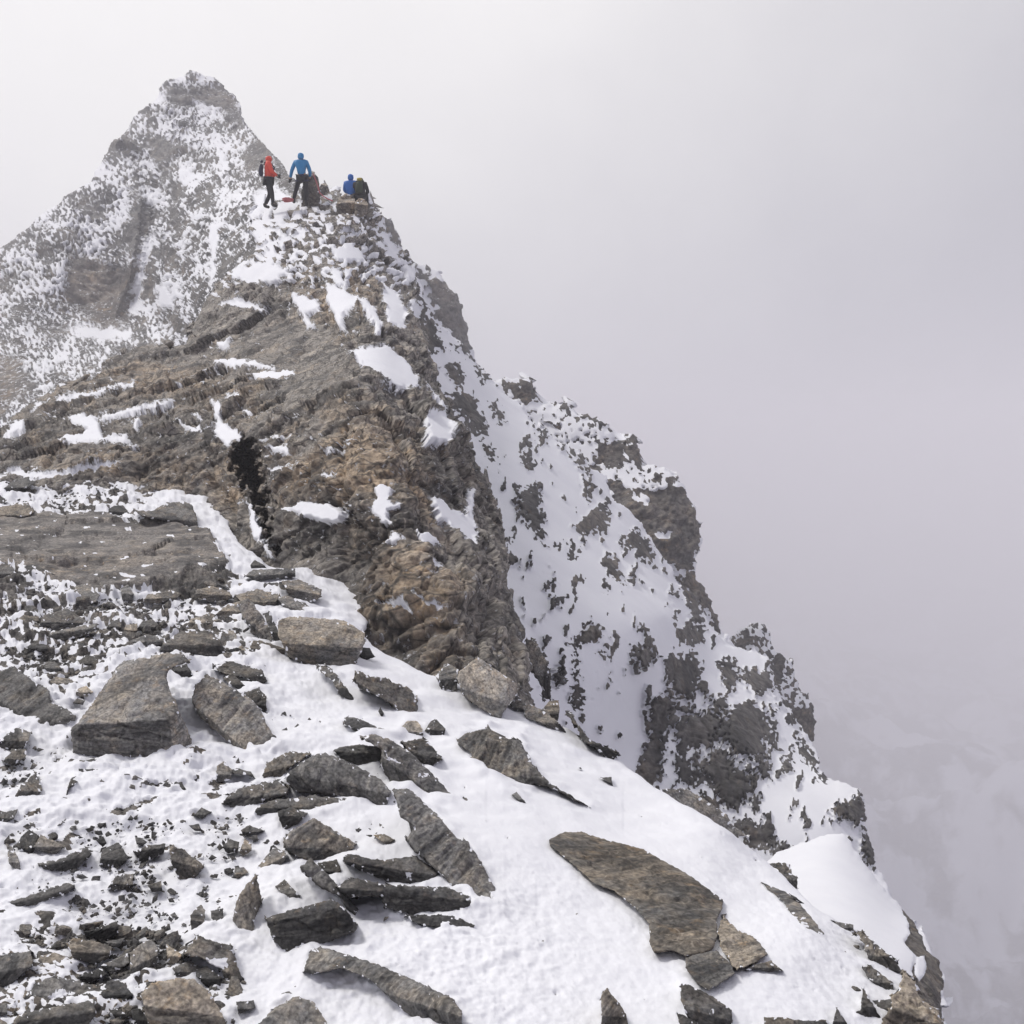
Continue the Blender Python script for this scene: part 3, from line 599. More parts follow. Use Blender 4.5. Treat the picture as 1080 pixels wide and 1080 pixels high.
    cl = fbm(np.c_[X[used]/5, Y[used]/5, X[used]*0+kk], 3, kk+2); sn = np.clip(.5+(cl*2.8-(.74 if flat is None else 1.05)-np.clip(su, 0, 14)*.22), 0, 1)*(L > 16)
    if snowy is not None:
        for g in snowy:
            w = fbm(np.c_[X[used]/4, Y[used]/4, X[used]*0], 3, kk)
            sn = np.maximum(sn, .5+.5*np.clip((near(X[used], Y[used], T(tile, *g), 10, -12)+w*2)/1.5, -1, 1))
    vd = CAM-p; vd /= np.linalg.norm(vd, axis=1, keepdims=True)
    dr = n+vd*.6; dr /= np.linalg.norm(dr, axis=1, keepdims=True)
    p2 = p+dr*d[:, None]
    tint = tint+rnd.uniform(-.14, .14); seed = np.array([rnd.uniform(-20, 20) for _ in range(3)])
    o_ = make_mesh(name, p2, Q, {'snow': sn, 'tc': (p*.3+p2*.7)@R.T+seed, 'lum': lum*np.where(face == 0, .64, 1.2), 'tint': tint+np.where(face == 0, -.12, .06)}, mat or M_STONE, parent)  # tops weathered tan; shading also painted into lum: fronts darkened, tops lightened
    o_.data.polygons.foreach_set('use_smooth', np.full(len(Q), True))
    # stones are origin-centred so that they can be moved as things
    c3 = p2.mean(0); co_ = np.empty(len(p2)*3, np.float32); o_.data.vertices.foreach_get('co', co_)
    o_.data.vertices.foreach_set('co', (co_.reshape(-1, 3)-c3).ravel().astype(np.float32)); o_.location = c3
    return tag(o_, label, cat, group)

# ---- upper left: terrace slab and its neighbours
r = rock
def flat_dep(x, y): return DA(x, y)
r('upper grey ledge block lying in snow on the far edge of the pale slab', 'k', [560,830,640,835,700,800,780,795,810,810,832,860,836,920,790,915,700,880,600,862], [560,850,830,880], tint=.3, lum=.9)
r('dark rounded stone resting on the terrace gravel above the pale slab', 'k', [456,830,480,812,520,812,540,835,535,855,460,852], lum=.6, tint=.1)
r('dark hump of rock poking from the snow at the left end of the gravel terrace', 'k', [15,740,60,700,120,690,150,715,120,735,60,750,20,770], lum=.7, tint=.1)
r('dark stone cut by the picture edge beside the gravel terrace', 'k', [-60,760,-10,760,30,790,10,815,-60,830], lum=.6, tint=.1)
r('low brown ledge between the gravel terrace and the pale slab at the left edge', 'k', [-60,830,40,810,120,800,145,840,110,865,20,880,-60,890], tint=.6, lum=.8)
r('thin dark slab lying on the front edge of the pale terrace slab', 'k', [500,1035,570,1030,600,1050,600,1070,540,1068], lum=.55, tint=.2)
# ---- rubble field
r('square grey block standing on the rubble below the pale slab', 'c', [312,150,318,112,372,100,422,150,404,184,332,190], [318,175,405,180], lum=1.0, tint=.35, nf=(-.1,-.8,.5))
r('small upright grey block in the middle of the rubble', 'c', [510,120,540,105,565,145,560,172,515,172], lum=1.2, tint=.2)
r('low brown-grey slab among the rubble right of the small upright block', 'c', [600,180,620,148,720,130,765,145,745,172,650,188], [605,165,765,160], lum=.95, tint=.45)
r('brown rounded slab heap right of the rubble centre', 'c', [815,158,830,125,900,112,965,132,985,165,900,182], [815,145,980,150], lum=.9, tint=.5)
r('pale faced stone slanting in the rubble right of centre', 'c', [780,290,805,250,880,230,906,265,850,292], lum=1.15, tint=.45)
r('long flat slab lying across the rubble behind the largest boulder', 'c', [530,350,620,315,700,332,690,360,580,375], [530,352,700,345], lum=.85, tint=.3)
r('wide dark blocky slab with a stepped front right of the largest boulder top', 'c', [670,385,690,350,760,302,870,300,930,338,942,380,1000,370,1045,390,1050,425,990,435,900,412,760,392], [690,358,940,362], lum=.75, tint=.3)
r('pale block half in snow at the right end of the rubble', 'c', [925,340,940,300,995,300,1000,340,965,370], lum=1.2, tint=.4)
r('upper layered slab of the two stacked at the left of the rubble', 'c', [160,282,185,235,280,205,370,262,345,285,250,290], [160,262,370,268], lum=.9, tint=.4)
r('lower tilted slab of the two stacked at the left of the rubble', 'c', [195,330,220,305,360,275,412,270,405,300,330,330,250,350], [200,318,410,285], lum=.95, tint=.25, nf=(-.1,-.9,.2))
r('dark flat stone near the left edge under the pale slab', 'c', [105,30,150,22,235,65,230,85,180,85,120,60], lum=.55, tint=.1)
r('flat dark stone behind the flat stone under the pale slab', 'c', [80,65,120,55,145,72,130,85,95,85], lum=.55, tint=.1)
r('rounded grey boulder at the left edge beside the rubble', 'c', [-20,40,10,15,50,25,70,60,60,90,0,90], lum=.75, tint=.15)
r('pale tan pebble beside the top left side of the largest boulder', 'c', [310,580,330,545,360,530,395,560,370,580], lum=1.7, tint=.7)
r('small purple-brown stone left of the largest boulder', 'c', [305,605,325,585,360,595,350,615], lum=.8, tint=.5)
r('rounded tan stone in the rubble above the left dark slab', 'c', [205,510,240,495,300,505,330,530,290,535,225,540], lum=1.0, tint=.6)
r('dark tent-shaped stone above the left dark slab', 'c', [180,450,195,430,230,430,265,465,240,478,200,475], lum=.7, tint=.2)
r('grey-brown flat stone at the middle left of the rubble', 'c', [70,255,100,232,165,240,165,268,110,275], lum=.9, tint=.4)
r('small box-like stone lying on the flat grey-brown stone', 'c', [98,230,105,195,140,192,162,212,160,235,110,236], lum=.9, tint=.4)
r('dark wedge stone left of the largest boulder top in the rubble', 'c', [440,300,480,250,515,245,512,290,470,308], lum=.75, tint=.2)
r('dark triangular stone in the rubble behind the largest boulder', 'c', [570,305,600,260,640,250,670,275,650,300], lum=.65, tint=.15)
r('yellowish stone in the rubble centre beside a snow gap', 'c', [520,310,530,275,580,270,580,300,545,318], lum=1.1, tint=.7)
r('low dark stone left of the stepped slab behind the largest boulder', 'c', [470,390,500,370,560,375,570,400,510,415], lum=.6, tint=.2)
r('dark pair-like cleft stone in the snow above the tan stone', 'c', [330,430,365,400,400,410,415,440,380,465,345,455], lum=.5, tint=.15)
r('smooth dark pebble above the cleft stone in the rubble', 'c', [280,370,310,350,350,350,360,375,330,395,290,390], lum=.6, tint=.1)
r('flat-topped dark stone in the snow at the far left of the rubble', 'c', [110,370,140,350,200,360,200,385,150,392], lum=.65, tint=.2)
# ---- the large stones
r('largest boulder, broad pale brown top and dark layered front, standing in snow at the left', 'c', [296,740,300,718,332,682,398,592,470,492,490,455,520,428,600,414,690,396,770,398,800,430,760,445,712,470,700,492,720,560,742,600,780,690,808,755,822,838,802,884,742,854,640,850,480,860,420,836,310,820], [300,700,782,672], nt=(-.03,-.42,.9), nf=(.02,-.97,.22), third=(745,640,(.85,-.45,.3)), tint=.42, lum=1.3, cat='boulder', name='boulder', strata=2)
r('dark wedge leaning on the top right corner of the largest boulder', 'c', [678,482,730,452,788,440,806,470,816,515,770,524,715,520], [690,470,800,470], lum=.45, tint=.05)
r('long dark slab with a pale scratched top running in from the left edge', 'c', [-120,470,-40,478,60,450,100,480,150,520,205,548,212,575,205,598,262,620,322,658,318,682,242,704,182,762,122,704,42,662,-40,600,-120,560], [-100,540,182,712], nt=(.1,-.45,.88), nf=(-.55,-.78,.2), third=(250,680,(.35,-.9,.15)), lum=.75, tint=.12, cat='rock slab', name='rock_slab', strata=35)
r('long brown-grey slab sloping down to the right beside the largest boulder', 'p', [202,738,206,722,218,712,230,716,246,726,266,738,276,750,281,764,292,778,298,796,285,808,273,808,247,787,226,770,208,754], [206,745,278,808], nt=(.2,-.5,.85), nf=(-.45,-.85,.25), lum=1.1, tint=.4, cat='rock slab', name='rock_slab', strata=42)
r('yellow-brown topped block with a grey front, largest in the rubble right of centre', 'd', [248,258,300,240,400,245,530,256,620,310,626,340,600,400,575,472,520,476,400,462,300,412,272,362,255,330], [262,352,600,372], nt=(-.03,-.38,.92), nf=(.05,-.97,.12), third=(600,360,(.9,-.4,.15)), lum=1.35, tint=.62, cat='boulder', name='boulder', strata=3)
r('flat thin slab laid across the top of the stone stack by the snow tongue', 'd', [110,78,150,52,325,46,328,84,150,98], [112,80,328,66], lum=.95, tint=.3, lift=.02)
r('small dark stone perched on the flat slab of the stack', 'd', [135,36,155,15,195,35,205,50,140,52], lum=.55, tint=.2, lift=.03)
r('blocky stone under the right end of the flat slab of the stack', 'd', [270,92,340,84,435,125,436,160,380,190,292,140], [285,120,436,150], lum=1.1, tint=.5)
r('brown slab at the left foot of the stone stack', 'd', [70,152,165,122,262,150,240,190,130,204], [75,180,250,178], lum=1.0, tint=.5)
r('long low slab in front of the stone stack running towards the crag', 'd', [250,165,292,150,462,232,470,250,340,242,280,206], [265,190,468,246], lum=1.0, tint=.4)
r('dark gap-filling stone between the slabs of the stack', 'd', [160,100,270,95,295,140,230,150,170,125], lum=.5, tint=.3)
r('tall slab leaning left of the yellow-brown block', 'd', [80,190,130,165,190,240,240,332,230,366,172,338,112,262], [100,240,235,360], nt=(.3,-.6,.7), nf=(-.3,-.9,.2), lum=1.1, tint=.35, strata=60)
r('thin dark slab upright against the yellow-brown block', 'd', [190,230,215,218,272,340,266,366,238,350], lum=.6, tint=.2, strata=60)
r('tan rounded mass behind the tall leaning slab', 'd', [-10,230,40,190,110,170,120,230,90,250,20,250], lum=1.2, tint=.6)
r('flat pieces at the foot of the tall leaning slab', 'd', [130,345,180,340,280,375,285,400,200,402,140,390], lum=.85, tint=.35)
r('small dark block behind the right side of the yellow-brown block', 'd', [590,405,605,372,640,372,662,412,620,428], lum=.5, tint=.1)
r('tan stone at the right end of the stepped slab', 'd', [60,430,70,380,100,360,130,400,120,432], lum=1.1, tint=.7)
r('upper dark jagged slab of the pile above the long brown-grey slab', 'd', [-20,450,50,430,112,446,188,470,204,515,180,540,110,500,20,482], lum=.55, tint=.15, rough=1.6)
r('lower dark knob of the pile above the long brown-grey slab', 'd', [110,562,172,540,205,580,206,660,180,650,140,600], lum=.55, tint=.3, rough=1.5)
r('dark splinter inside the pile above the long brown-grey slab', 'd', [20,500,60,480,124,540,98,560,50,530], lum=.5, tint=.2)
r('narrow dark sliver descending below the yellow-brown block', 'd', [418,452,460,448,500,490,542,545,585,602,560,600,510,572,482,512,440,480], lum=.8, tint=.3, rough=1.5)
r('long rounded stone lying in snow below the crag foot', 'd', [573,500,590,470,640,492,700,498,740,520,800,540,842,590,840,642,790,672,740,622,680,580,592,542], [590,520,800,650], nt=(.2,-.4,.85), lum=.95, tint=.45, rough=1.4, cat='boulder', name='boulder', strata=30)
r('small dark chip in the open snow under the long rounded stone', 'd', [675,640,685,622,700,650,692,670], lum=.4, tint=.2)
r('slim slab at the back of the central stone pile', 'd', [525,690,540,664,592,670,682,710,760,730,774,760,720,766,600,740], [540,705,770,760], lum=.7, tint=.2, strata=20)
r('round tan stone crowning the central stone pile', 'd', [766,712,800,680,840,682,866,716,866,745,780,758], lum=1.3, tint=.75, rough=1.6)
r('dark cracked block under the round tan stone', 'd', [770,770,870,755,950,842,890,882,822,832], [780,800,930,840], lum=.6, tint=.3, rough=1.5)
r('long tapering dark slab of the central pile pointing down to the right', 'd', [600,752,650,735,720,755,820,820,925,925,992,1002,982,1030,862,1002,740,962,682,870,690,800], [690,830,930,1010], nt=(.3,-.4,.85), nf=(-.2,-.9,.35), lum=.85, tint=.3, cat='rock slab', name='rock_slab', strata=38, snowy=[[710,820,780,860,770,868,700,832],[850,905,885,905,880,925]])
r('dark blunt stone at the left of the tapering slab', 'd', [486,806,510,792,600,780,690,790,705,820,680,852,600,876,510,836], [500,812,700,820], lum=.65, tint=.2)
r('small grey stone standing alone in the snow above the pointed brown rock', 'd', [870,722,900,680,915,675,922,700,960,720,945,748], lum=.75, tint=.3)
r('big smooth blue-grey wedge at the heart of the central pile', 'd', [286,912,340,862,420,818,450,815,520,842,580,870,640,900,692,932,732,982,722,1010,700,1052,660,1062,612,1045,572,1030,560,1002,400,990,330,982,292,945], [300,905,720,990], nt=(.15,-.5,.85), nf=(-.05,-.9,.42), lum=.8, tint=.05, cat='boulder', name='boulder', strata=25)
r('rough brown-edged chunk at the left of the blue-grey wedge', 'd', [186,920,200,862,300,810,392,822,350,850,290,890,272,932], [190,900,350,860], lum=.75, tint=.45, rough=1.7)
r('pale-veined flat stone left of the blue-grey wedge', 'd', [14,1030,60,985,100,962,250,930,300,960,290,1000,200,1022,80,1060], [30,1010,300,985], lum=.85, tint=.35, rough=1.6)
r('long dark flat slab with a pale edge lying below the blue-grey wedge', 'd', [148,1068,190,1030,250,1012,400,995,560,1012,576,1050,540,1076,330,1082,200,1095], [160,1050,570,1040], lum=.65, tint=.3, rough=1.4, strata=2)
r('dark stone tucked under the left end of the flat slab', 'b', [250,182,310,165,378,190,340,232,282,266,258,222], [255,200,370,205], lum=.5, tint=.2)
r('small upright stone standing left of the pale-veined flat stone', 'c', [905,930,915,870,945,852,982,890,972,930,922,946], lum=.85, tint=.4)
r('thin curved splinter behind the small upright stone', 'c', [960,890,1000,880,1060,895,1078,925,1040,910,985,905], lum=.5, tint=.2)
# ---- centre foreground
r('pointed pyramid stone with a reddish crack in the middle foreground', 'b', [275,312,300,270,390,216,402,212,432,225,520,280,586,320,560,346,430,406,380,396,290,350], [300,335,570,335], nt=(-.2,-.6,.75), nf=(.25,-.85,.45), third=(480,290,(.45,-.55,.7)), lum=1.15, tint=.45, cat='boulder', name='boulder')
r('small block wedged below the left of the pyramid stone', 'b', [164,420,232,335,286,350,282,392,212,442], [180,425,285,372], lum=.9, tint=.4, strata=-50)
r('tiny dark round stone beside the orange pebble', 'b', [20,330,40,295,90,312,86,352,32,362], lum=.55, tint=.05)
r('small orange pebble on the snow', 'b', [88,358,112,296,142,320,142,350,106,372], lum=1.7, tint=.95)
r('flat grey chip above the orange pebble', 'b', [95,262,130,240,196,264,150,276,105,290], lum=.6, tint=.1)
r('tilted flat grey stone left of the thin stone bar', 'b', [240,500,280,470,352,542,320,570,268,530], lum=.95, tint=.4)
r('leaf-shaped brown stone standing on its point', 'b', [60,642,76,560,120,490,162,450,186,560,152,650,162,722,128,730,100,700], nt=(-.2,-.7,.6), split=[60,690,170,700], lum=1.1, tint=.45, strata=-65)
r('thin straight stone bar leaning across the dark block', 'b', [345,442,392,404,470,480,520,540,596,622,580,652,540,622,520,570,430,530,350,462], [350,455,585,645], nt=(.3,-.5,.75), nf=(-.3,-.9,.2), lum=.85, tint=.15, lift=.02, strata=42)
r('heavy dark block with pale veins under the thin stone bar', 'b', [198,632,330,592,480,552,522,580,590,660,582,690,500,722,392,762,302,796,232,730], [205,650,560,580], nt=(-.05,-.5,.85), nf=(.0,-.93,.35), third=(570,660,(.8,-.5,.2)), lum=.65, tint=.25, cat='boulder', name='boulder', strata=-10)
r('dark slab with a light tan top right of the pyramid stone', 'b', [530,372,560,362,640,382,700,388,832,370,932,440,910,482,860,512,740,490,640,452,532,402], [640,412,925,452], nt=(-.05,-.4,.9), nf=(.05,-.95,.2), lum=.7, tint=.25, cat='rock slab', name='rock_slab', strata=12, snowy=[[795,440,815,440,820,468,800,465]])
r('lowest long dark slab of the middle pile with a stepped right end', 'b', [500,502,560,462,700,490,900,502,960,500,1062,540,1076,600,950,636,820,622,700,590,690,542,545,546], [520,505,1065,560], lum=.6, tint=.3, cat='rock slab', name='rock_slab', rough=1.3, strata=5)
r('thin dark fragments under the stepped right end', 'b', [790,620,960,618,1010,630,1084,662,1078,696,1000,666,940,682,830,656], lum=.55, tint=.2, rough=1.5)
r('long straight grey slab slanting down to the open snow', 'm', [308,412,352,408,432,480,492,550,522,558,566,630,622,735,606,756,572,750,550,766,530,742,440,652,372,592,345,552,372,520,330,490], [350,560,560,765], nt=(.35,-.45,.8), nf=(-.5,-.8,.3), lum=.95, tint=.2, cat='rock slab', name='rock_slab', strata=50, snowy=[[275,455,300,430,320,470,300,480]])
r('small tan stone on the snow beside the long straight slab', 'b', [655,282,700,277,746,302,710,332], lum=1.2, tint=.5)
r('dark hollow stone between pyramid stone and tan-topped slab', 'b', [420,400,500,385,520,430,490,470,440,450], lum=.35, tint=.1)
r('curved brown-crested ledge with a grey side at the bottom centre', 'b', [358,858,390,770,430,752,560,790,700,840,820,890,990,970,1030,1030,1030,1130,880,1110,800,1040,640,892,520,846,400,872], [380,850,900,1010], nt=(.2,-.3,.93), nf=(-.5,-.85,.1), lum=1.0, tint=.45, cat='rock slab', name='rock_slab', strata=32)
r('tiny flat chip above the bottom tan boulder', 'b', [320,922,350,912,396,942,342,936], lum=.6, tint=.2)
r('small dark stone behind the bottom tan boulder', 'b', [265,952,300,940,322,960,282,978], lum=.6, tint=.2)
r('tan boulder cut by the bottom edge left of the curved ledge', 'b', [150,1100,240,1010,330,960,400,985,440,1040,480,1120,480,1160,150,1160], [150,1090,470,1090], lum=1.3, tint=.5, cat='boulder', name='boulder')
r('small square stone left of the bottom tan boulder', 'b', [75,985,150,980,160,1012,85,1040], lum=.95, tint=.4)
# ---- lower left foreground
r('left half of the split dark stone near the left edge', 'a', [68,322,98,280,122,260,165,285,150,325,138,362,80,350], [75,335,150,340], lum=.6, tint=.25, strata=-40)
r('right half of the split stone with a tan flank', 'a', [140,335,172,280,276,330,236,366,160,346], lum=.95, tint=.45)
r('crooked grey stone lying below the split stone', 'a', [158,402,240,390,330,346,368,335,386,365,332,420,282,438,180,426], [165,412,380,370], lum=.85, tint=.2, rough=1.4, strata=-15)
r('thin pale stone standing on edge near the left edge', 'a', [25,320,50,330,78,380,92,440,76,452,38,405], lum=1.2, tint=.4, strata=65)
r('dark ribbed block in the snow of the left foreground', 'a', [418,412,430,345,500,310,522,340,542,382,520,410,462,426], [425,385,540,390], lum=.5, tint=.1, strata=60)
r('small dark cube touching the ribbed block', 'a', [405,305,435,286,452,318,432,335], lum=.4, tint=.1)
r('dark boat-shaped stone with a pale rim', 'a', [563,352,620,325,700,318,692,360,640,386,592,402], [565,352,695,335], lum=.6, tint=.3)
r('dark pebble behind the boat-shaped stone', 'a', [570,292,592,292,622,312,600,332,576,322], lum=.6, tint=.1)
r('layered stone with pale top bands right of the boat-shaped stone', 'a', [715,332,730,325,772,342,862,412,850,432,802,490,750,462,722,402], [720,390,850,425], lum=.75, tint=.35, rough=1.4, strata=35)
r('low crumbly stone half buried below the ribbed block', 'a', [448,512,500,442,562,450,562,492,482,522], lum=.85, tint=.4, rough=1.7)
r('long narrow dark slab lying on the left snow', 'a', [33,562,90,550,182,515,282,484,316,495,282,530,150,580,60,588], [35,575,310,505], lum=.65, tint=.15, strata=-15)
r('small triangular brown stone alone on the snow', 'a', [622,495,680,475,686,520,640,524], lum=.8, tint=.4)
r('small flat dark stone right of the open left snow', 'a', [815,200,850,165,892,185,852,216], lum=.7, tint=.2)
r('small crumb stone below the small flat dark stone', 'a', [796,242,840,235,852,268,820,266], lum=.7, tint=.3)
r('left post of the twin upright stones', 'a', [803,620,826,590,850,575,866,600,862,692,806,692], lum=.95, tint=.3, strata=90)
r('right post of the twin upright stones', 'a', [888,602,942,590,946,670,912,706,896,682], lum=.7, tint=.2, strata=85)
r('black angular stone in the lower left heap', 'a', [352,690,400,682,496,645,502,702,430,736,362,716], [355,690,500,668], lum=.35, tint=.05)
r('brown flat-topped stone of the lower left heap', 'a', [278,742,312,715,420,735,476,760,462,800,402,832,310,802], [285,775,470,780], lum=1.05, tint=.55)
r('grey slab behind the brown flat-topped stone', 'a', [445,732,530,715,502,755,462,757], lum=.75, tint=.1)
r('round brown stone left in the lower left heap', 'a', [148,842,170,790,230,778,300,800,304,836,230,852], [150,825,300,825], lum=1.05, tint=.6)
r('big grey-brown stone cut by the left edge', 'a', [-60,800,0,790,130,768,142,830,62,902,42,942,-60,930], [-60,870,120,840], lum=.95, tint=.4)
r('elongated grey stone left of the pointed brown-grey stone', 'a', [425,832,540,780,546,822,482,872,432,852], lum=.8, tint=.3)
r('pointed brown-grey stone rising from the lower left heap', 'a', [545,782,600,735,642,724,670,762,666,822,602,870,550,862], [550,850,660,790], nt=(-.3,-.6,.7), nf=(.5,-.8,.2), lum=.9, tint=.35)
r('small tan upright stone in the gap right of the pointed stone', 'a', [700,742,775,790,742,830,706,824], lum=1.3, tint=.8)
r('tall mottled stone with a snow pocket right in the lower left heap', 'a', [770,792,830,705,900,730,980,750,1002,832,1026,890,1020,916,950,900,930,852,850,800], [775,790,1020,890], lum=.85, tint=.35, rough=1.4, snowy=[[870,800,960,800,960,840,900,850]])
r('grey cube of the lower left heap', 'a', [728,842,802,810,852,850,820,892,742,882], [732,860,850,862], lum=.75, tint=.1)
r('grey angular block touching the grey cube', 'a', [828,850,870,835,936,882,930,922,870,924,826,880], lum=.65, tint=.1)
r('black wedge between brown stones of the lower left heap', 'a', [330,882,430,838,452,870,382,912], lum=.3, tint=.05)
r('round grey stone in front of the black wedge', 'a', [425,952,452,900,502,894,566,956,530,992,440,986], [430,955,560,960], lum=.9, tint=.35)
r('mottled boulder with a snow patch at the lower left', 'a', [95,975,120,940,142,910,220,878,352,900,416,960,380,982,300,992,180,1002], [110,960,400,960], lum=.95, tint=.4, rough=1.4, snowy=[[200,970,250,925,330,965,300,985,210,990]])
r('long slanting slab along the bottom left edge', 'a', [20,1110,80,1040,262,1000,400,978,406,1040,350,1110,350,1150,20,1150], [60,1075,400,1030], lum=.85, tint=.3, cat='rock slab', name='rock_slab', strata=-12)
r('large brown-streaked boulder cut by the bottom edge', 'a', [592,952,640,905,750,885,820,890,882,940,952,1060,980,1150,640,1150,610,1020], [600,1000,940,1050], nt=(0,-.6,.8), lum=1.15, tint=.6, cat='boulder', name='boulder')
r('black flake left of the large brown-streaked boulder', 'a', [450,1032,490,1014,560,1050,510,1058], lum=.3, tint=.05)
r('black notch stone touching the large brown-streaked boulder', 'a', [550,1020,580,1010,632,1050,622,1100,570,1100], lum=.3, tint=.05)
r('grey stone at the left edge above the slanting slab', 'a', [-30,992,30,990,32,1040,-30,1055], lum=.7, tint=.1)
r('leaning striped stone under the left dark slab', 'c', [-10,765,70,710,132,730,110,790,62,802,0,802], lum=.75, tint=.25, rough=1.5, strata=-30)
r('lower piece of the leaning striped stone', 'c', [10,852,60,800,112,800,110,832,52,872], lum=.7, tint=.25, rough=1.4)
r('pointed shard with its tip towards the lower left', 'c', [48,1026,90,950,150,900,182,970,152,1010,102,1010], lum=.9, tint=.4, rough=1.5, strata=-50)
r('rough dark stone just below the largest boulder', 'c', [330,882,416,885,402,932,342,930], lum=.6, tint=.3)
r('knob stone touching the base of the largest boulder', 'c', [350,850,398,838,390,872,362,882], lum=.7, tint=.3)
r('thin dark splinters lying on the snow below the largest boulder', 'c', [668,942,770,936,775,960,800,975,720,985,700,960], lum=.4, tint=.1, rough=1.6)
r('dark crumb stone left of the thin splinters', 'c', [615,960,630,925,655,950,640,972], lum=.5, tint=.1)
r('dark leaning flake left of the knob stone', 'c', [272,1020,285,960,300,925,330,935,320,950,290,965,280,1022], lum=.4, tint=.1)
r('grey-brown lump cut by the left edge in the snow', 'a', [-20,170,20,185,75,172,60,215,10,240,-20,235], lum=.6, tint=.3)
r('dark chip at the left edge below the long narrow slab', 'a', [-10,600,20,596,38,612,10,620,-10,618], lum=.3, tint=.1)
r('pale rock under the snow right of the posts', 'a', [990,420,1030,418,1050,440,1000,468,988,450], lum=.9, tint=.3)
# ---- right of centre, on the open drift
r('pale square boulder at the foot of the crag', 'e', [128,300,140,270,215,211,300,270,392,330,382,372,346,412,310,480,262,450,200,412,150,370], nt=(-.15,-.6,.75), nf=(-.05,-.8,.6), split=[140,340,345,412], third=(340,380,(.85,-.4,.3)), lum=1.35, tint=.5, cat='boulder', name='boulder')
r('brown block left of the pale square boulder', 'e', [36,290,85,236,136,265,126,310,132,368,62,350], [40,310,130,300], lum=.95, tint=.45)
r('smooth pale slab right of the pale square boulder', 'e', [350,412,382,370,420,410,422,462,400,452,360,422], lum=1.1, tint=.3)
r('long brown toe of rock running down from the square boulder', 'e', [400,420,440,412,500,440,560,490,598,537,560,525,500,500,420,472], lum=.95, tint=.5, strata=35)
r('dark knob at the right end of the crag foot', 'e', [488,430,520,395,556,393,562,440,552,487,500,455], lum=.65, tint=.4)
r('striped narrow rock fin behind the crag foot', 'e', [413,160,418,136,452,135,482,180,505,225,522,265,526,392,490,392,482,330,440,270,414,235], lum=.8, tint=.3, rough=1.4, strata=65, dep=lambda x, y: np.asarray(x)*0+9.6, nt=(.3,-.8,.5))
r('jagged brown rock with a long thin tail on the open snow', 'e', [125,566,165,535,262,508,282,535,302,545,392,560,412,600,432,632,462,682,520,742,600,790,690,846,600,806,520,762,452,748,442,780,412,810,378,782,300,752,230,742,202,690,168,650,192,622,150,595], [200,700,460,720], nt=(.15,-.45,.88), nf=(-.2,-.85,.45), lum=.75, tint=.42, rough=1.3, cat='boulder', name='boulder', strata=38)
r('little tan stone at the lower tip of the jagged brown rock', 'e', [358,792,380,780,418,826,400,832], lum=1.0, tint=.5)
r('crumb of dark rock left of the jagged brown rock', 'e', [120,660,150,675,158,688,140,682], lum=.3, tint=.1)
r('small triangular dark stone alone on the smooth snow', 'e', [734,720,780,717,786,755], lum=.5, tint=.1)
r('tiny dark speck stone on the smooth snow', 'e', [640,680,650,676,656,686], lum=.4, tint=.1)
r('dark cluster stone left of the jagged brown rock top', 'e', [0,532,22,480,42,474,80,515,72,552,30,542], lum=.6, tint=.2)
r('dark blocks cropping out along the drift crest', 'e', [590,450,610,447,640,500,690,565,760,590,810,620,790,630,815,665,760,640,700,590,650,560,640,520], lum=.55, tint=.35, rough=1.7, strata=35)
r('great flat rounded slab in the middle of the right drift', 'f', [74,302,140,268,212,268,300,298,400,322,470,340,562,392,622,425,680,460,745,508,812,556,806,602,782,640,790,702,770,762,720,785,652,796,600,772,520,782,500,742,498,660,440,592,352,520,270,490,170,402,80,330], flat=.022, lum=.8, tint=.35, mat=M_SLAB, cat='rock slab', name='rock_slab', strata=32, rough=.7)
r('square piece broken off below the great flat slab', 'f', [650,802,700,780,778,768,850,830,862,870,800,910,750,937,700,910,650,842], flat=.02, lum=.62, tint=.35, strata=32)
r('rusty brown piece right of the great flat slab', 'f', [788,692,810,618,880,690,912,700,942,712,1000,785,942,830,862,852,800,760], flat=.02, lum=1.1, tint=.8, strata=32, rough=1.5)
r('brown point of rock at the right tip of the broken pieces', 'f', [862,862,900,855,940,830,1012,812,1064,857,1000,860,950,850], lum=.75, tint=.5)
r('grey slab with a white chip below the broken pieces', 'f', [630,915,662,910,760,960,850,1020,852,1100,700,1110,650,1030,630,970], [640,1010,850,1070], lum=.7, tint=.35, snowy=[[755,1025,765,1020,768,1040,757,1040]])
r('low flake left of the grey slab with the white chip', 'f', [612,1030,640,1040,700,1070,740,1120,640,1120], lum=.6, tint=.25)
r('brown spear-shaped stone cut by the bottom edge', 'f', [294,955,320,928,372,990,402,1040,420,1130,300,1130], nt=(-.3,-.6,.6), lum=.75, tint=.65, strata=70)
r('dark reddish stone at the bottom edge under the snow lip', 'f', [982,1052,1062,1050,1110,1062,1110,1120,985,1120], lum=.5, tint=.5)
r('large pale slab leaning out beyond the drift crest', 'f', [495,83,560,88,642,85,700,112,760,150,828,200,850,240,922,292,862,298,830,290,742,242,642,192,560,120], nt=(-.2,-.5,.8), split=[500,130,900,330], lum=1.1, tint=.3, dep=lambda x, y: np.asarray(x)*0+6.2, cat='rock slab', name='rock_slab', strata=30)
r('brown strip under the large pale slab', 'f', [828,292,860,290,900,330,915,360,870,330], lum=1.0, tint=.7, dep=lambda x, y: np.asarray(x)*0+5.6)
r('long thin grey slab set flush in the right drift', 'g', [50,480,100,500,150,520,190,550,232,592,280,650,320,702,290,710,240,690,180,620,140,560,80,510], flat=.01, lum=.95, tint=.3, cat='rock slab', name='rock_slab', strata=42, rough=.7)
r('dark greenish block at the lip between drift and snow hump', 'g', [70,402,120,398,172,405,182,450,206,460,202,515,170,522,150,480,120,430], lum=.65, tint=.4, dep=lambda x, y: np.asarray(x)*0+5.4)
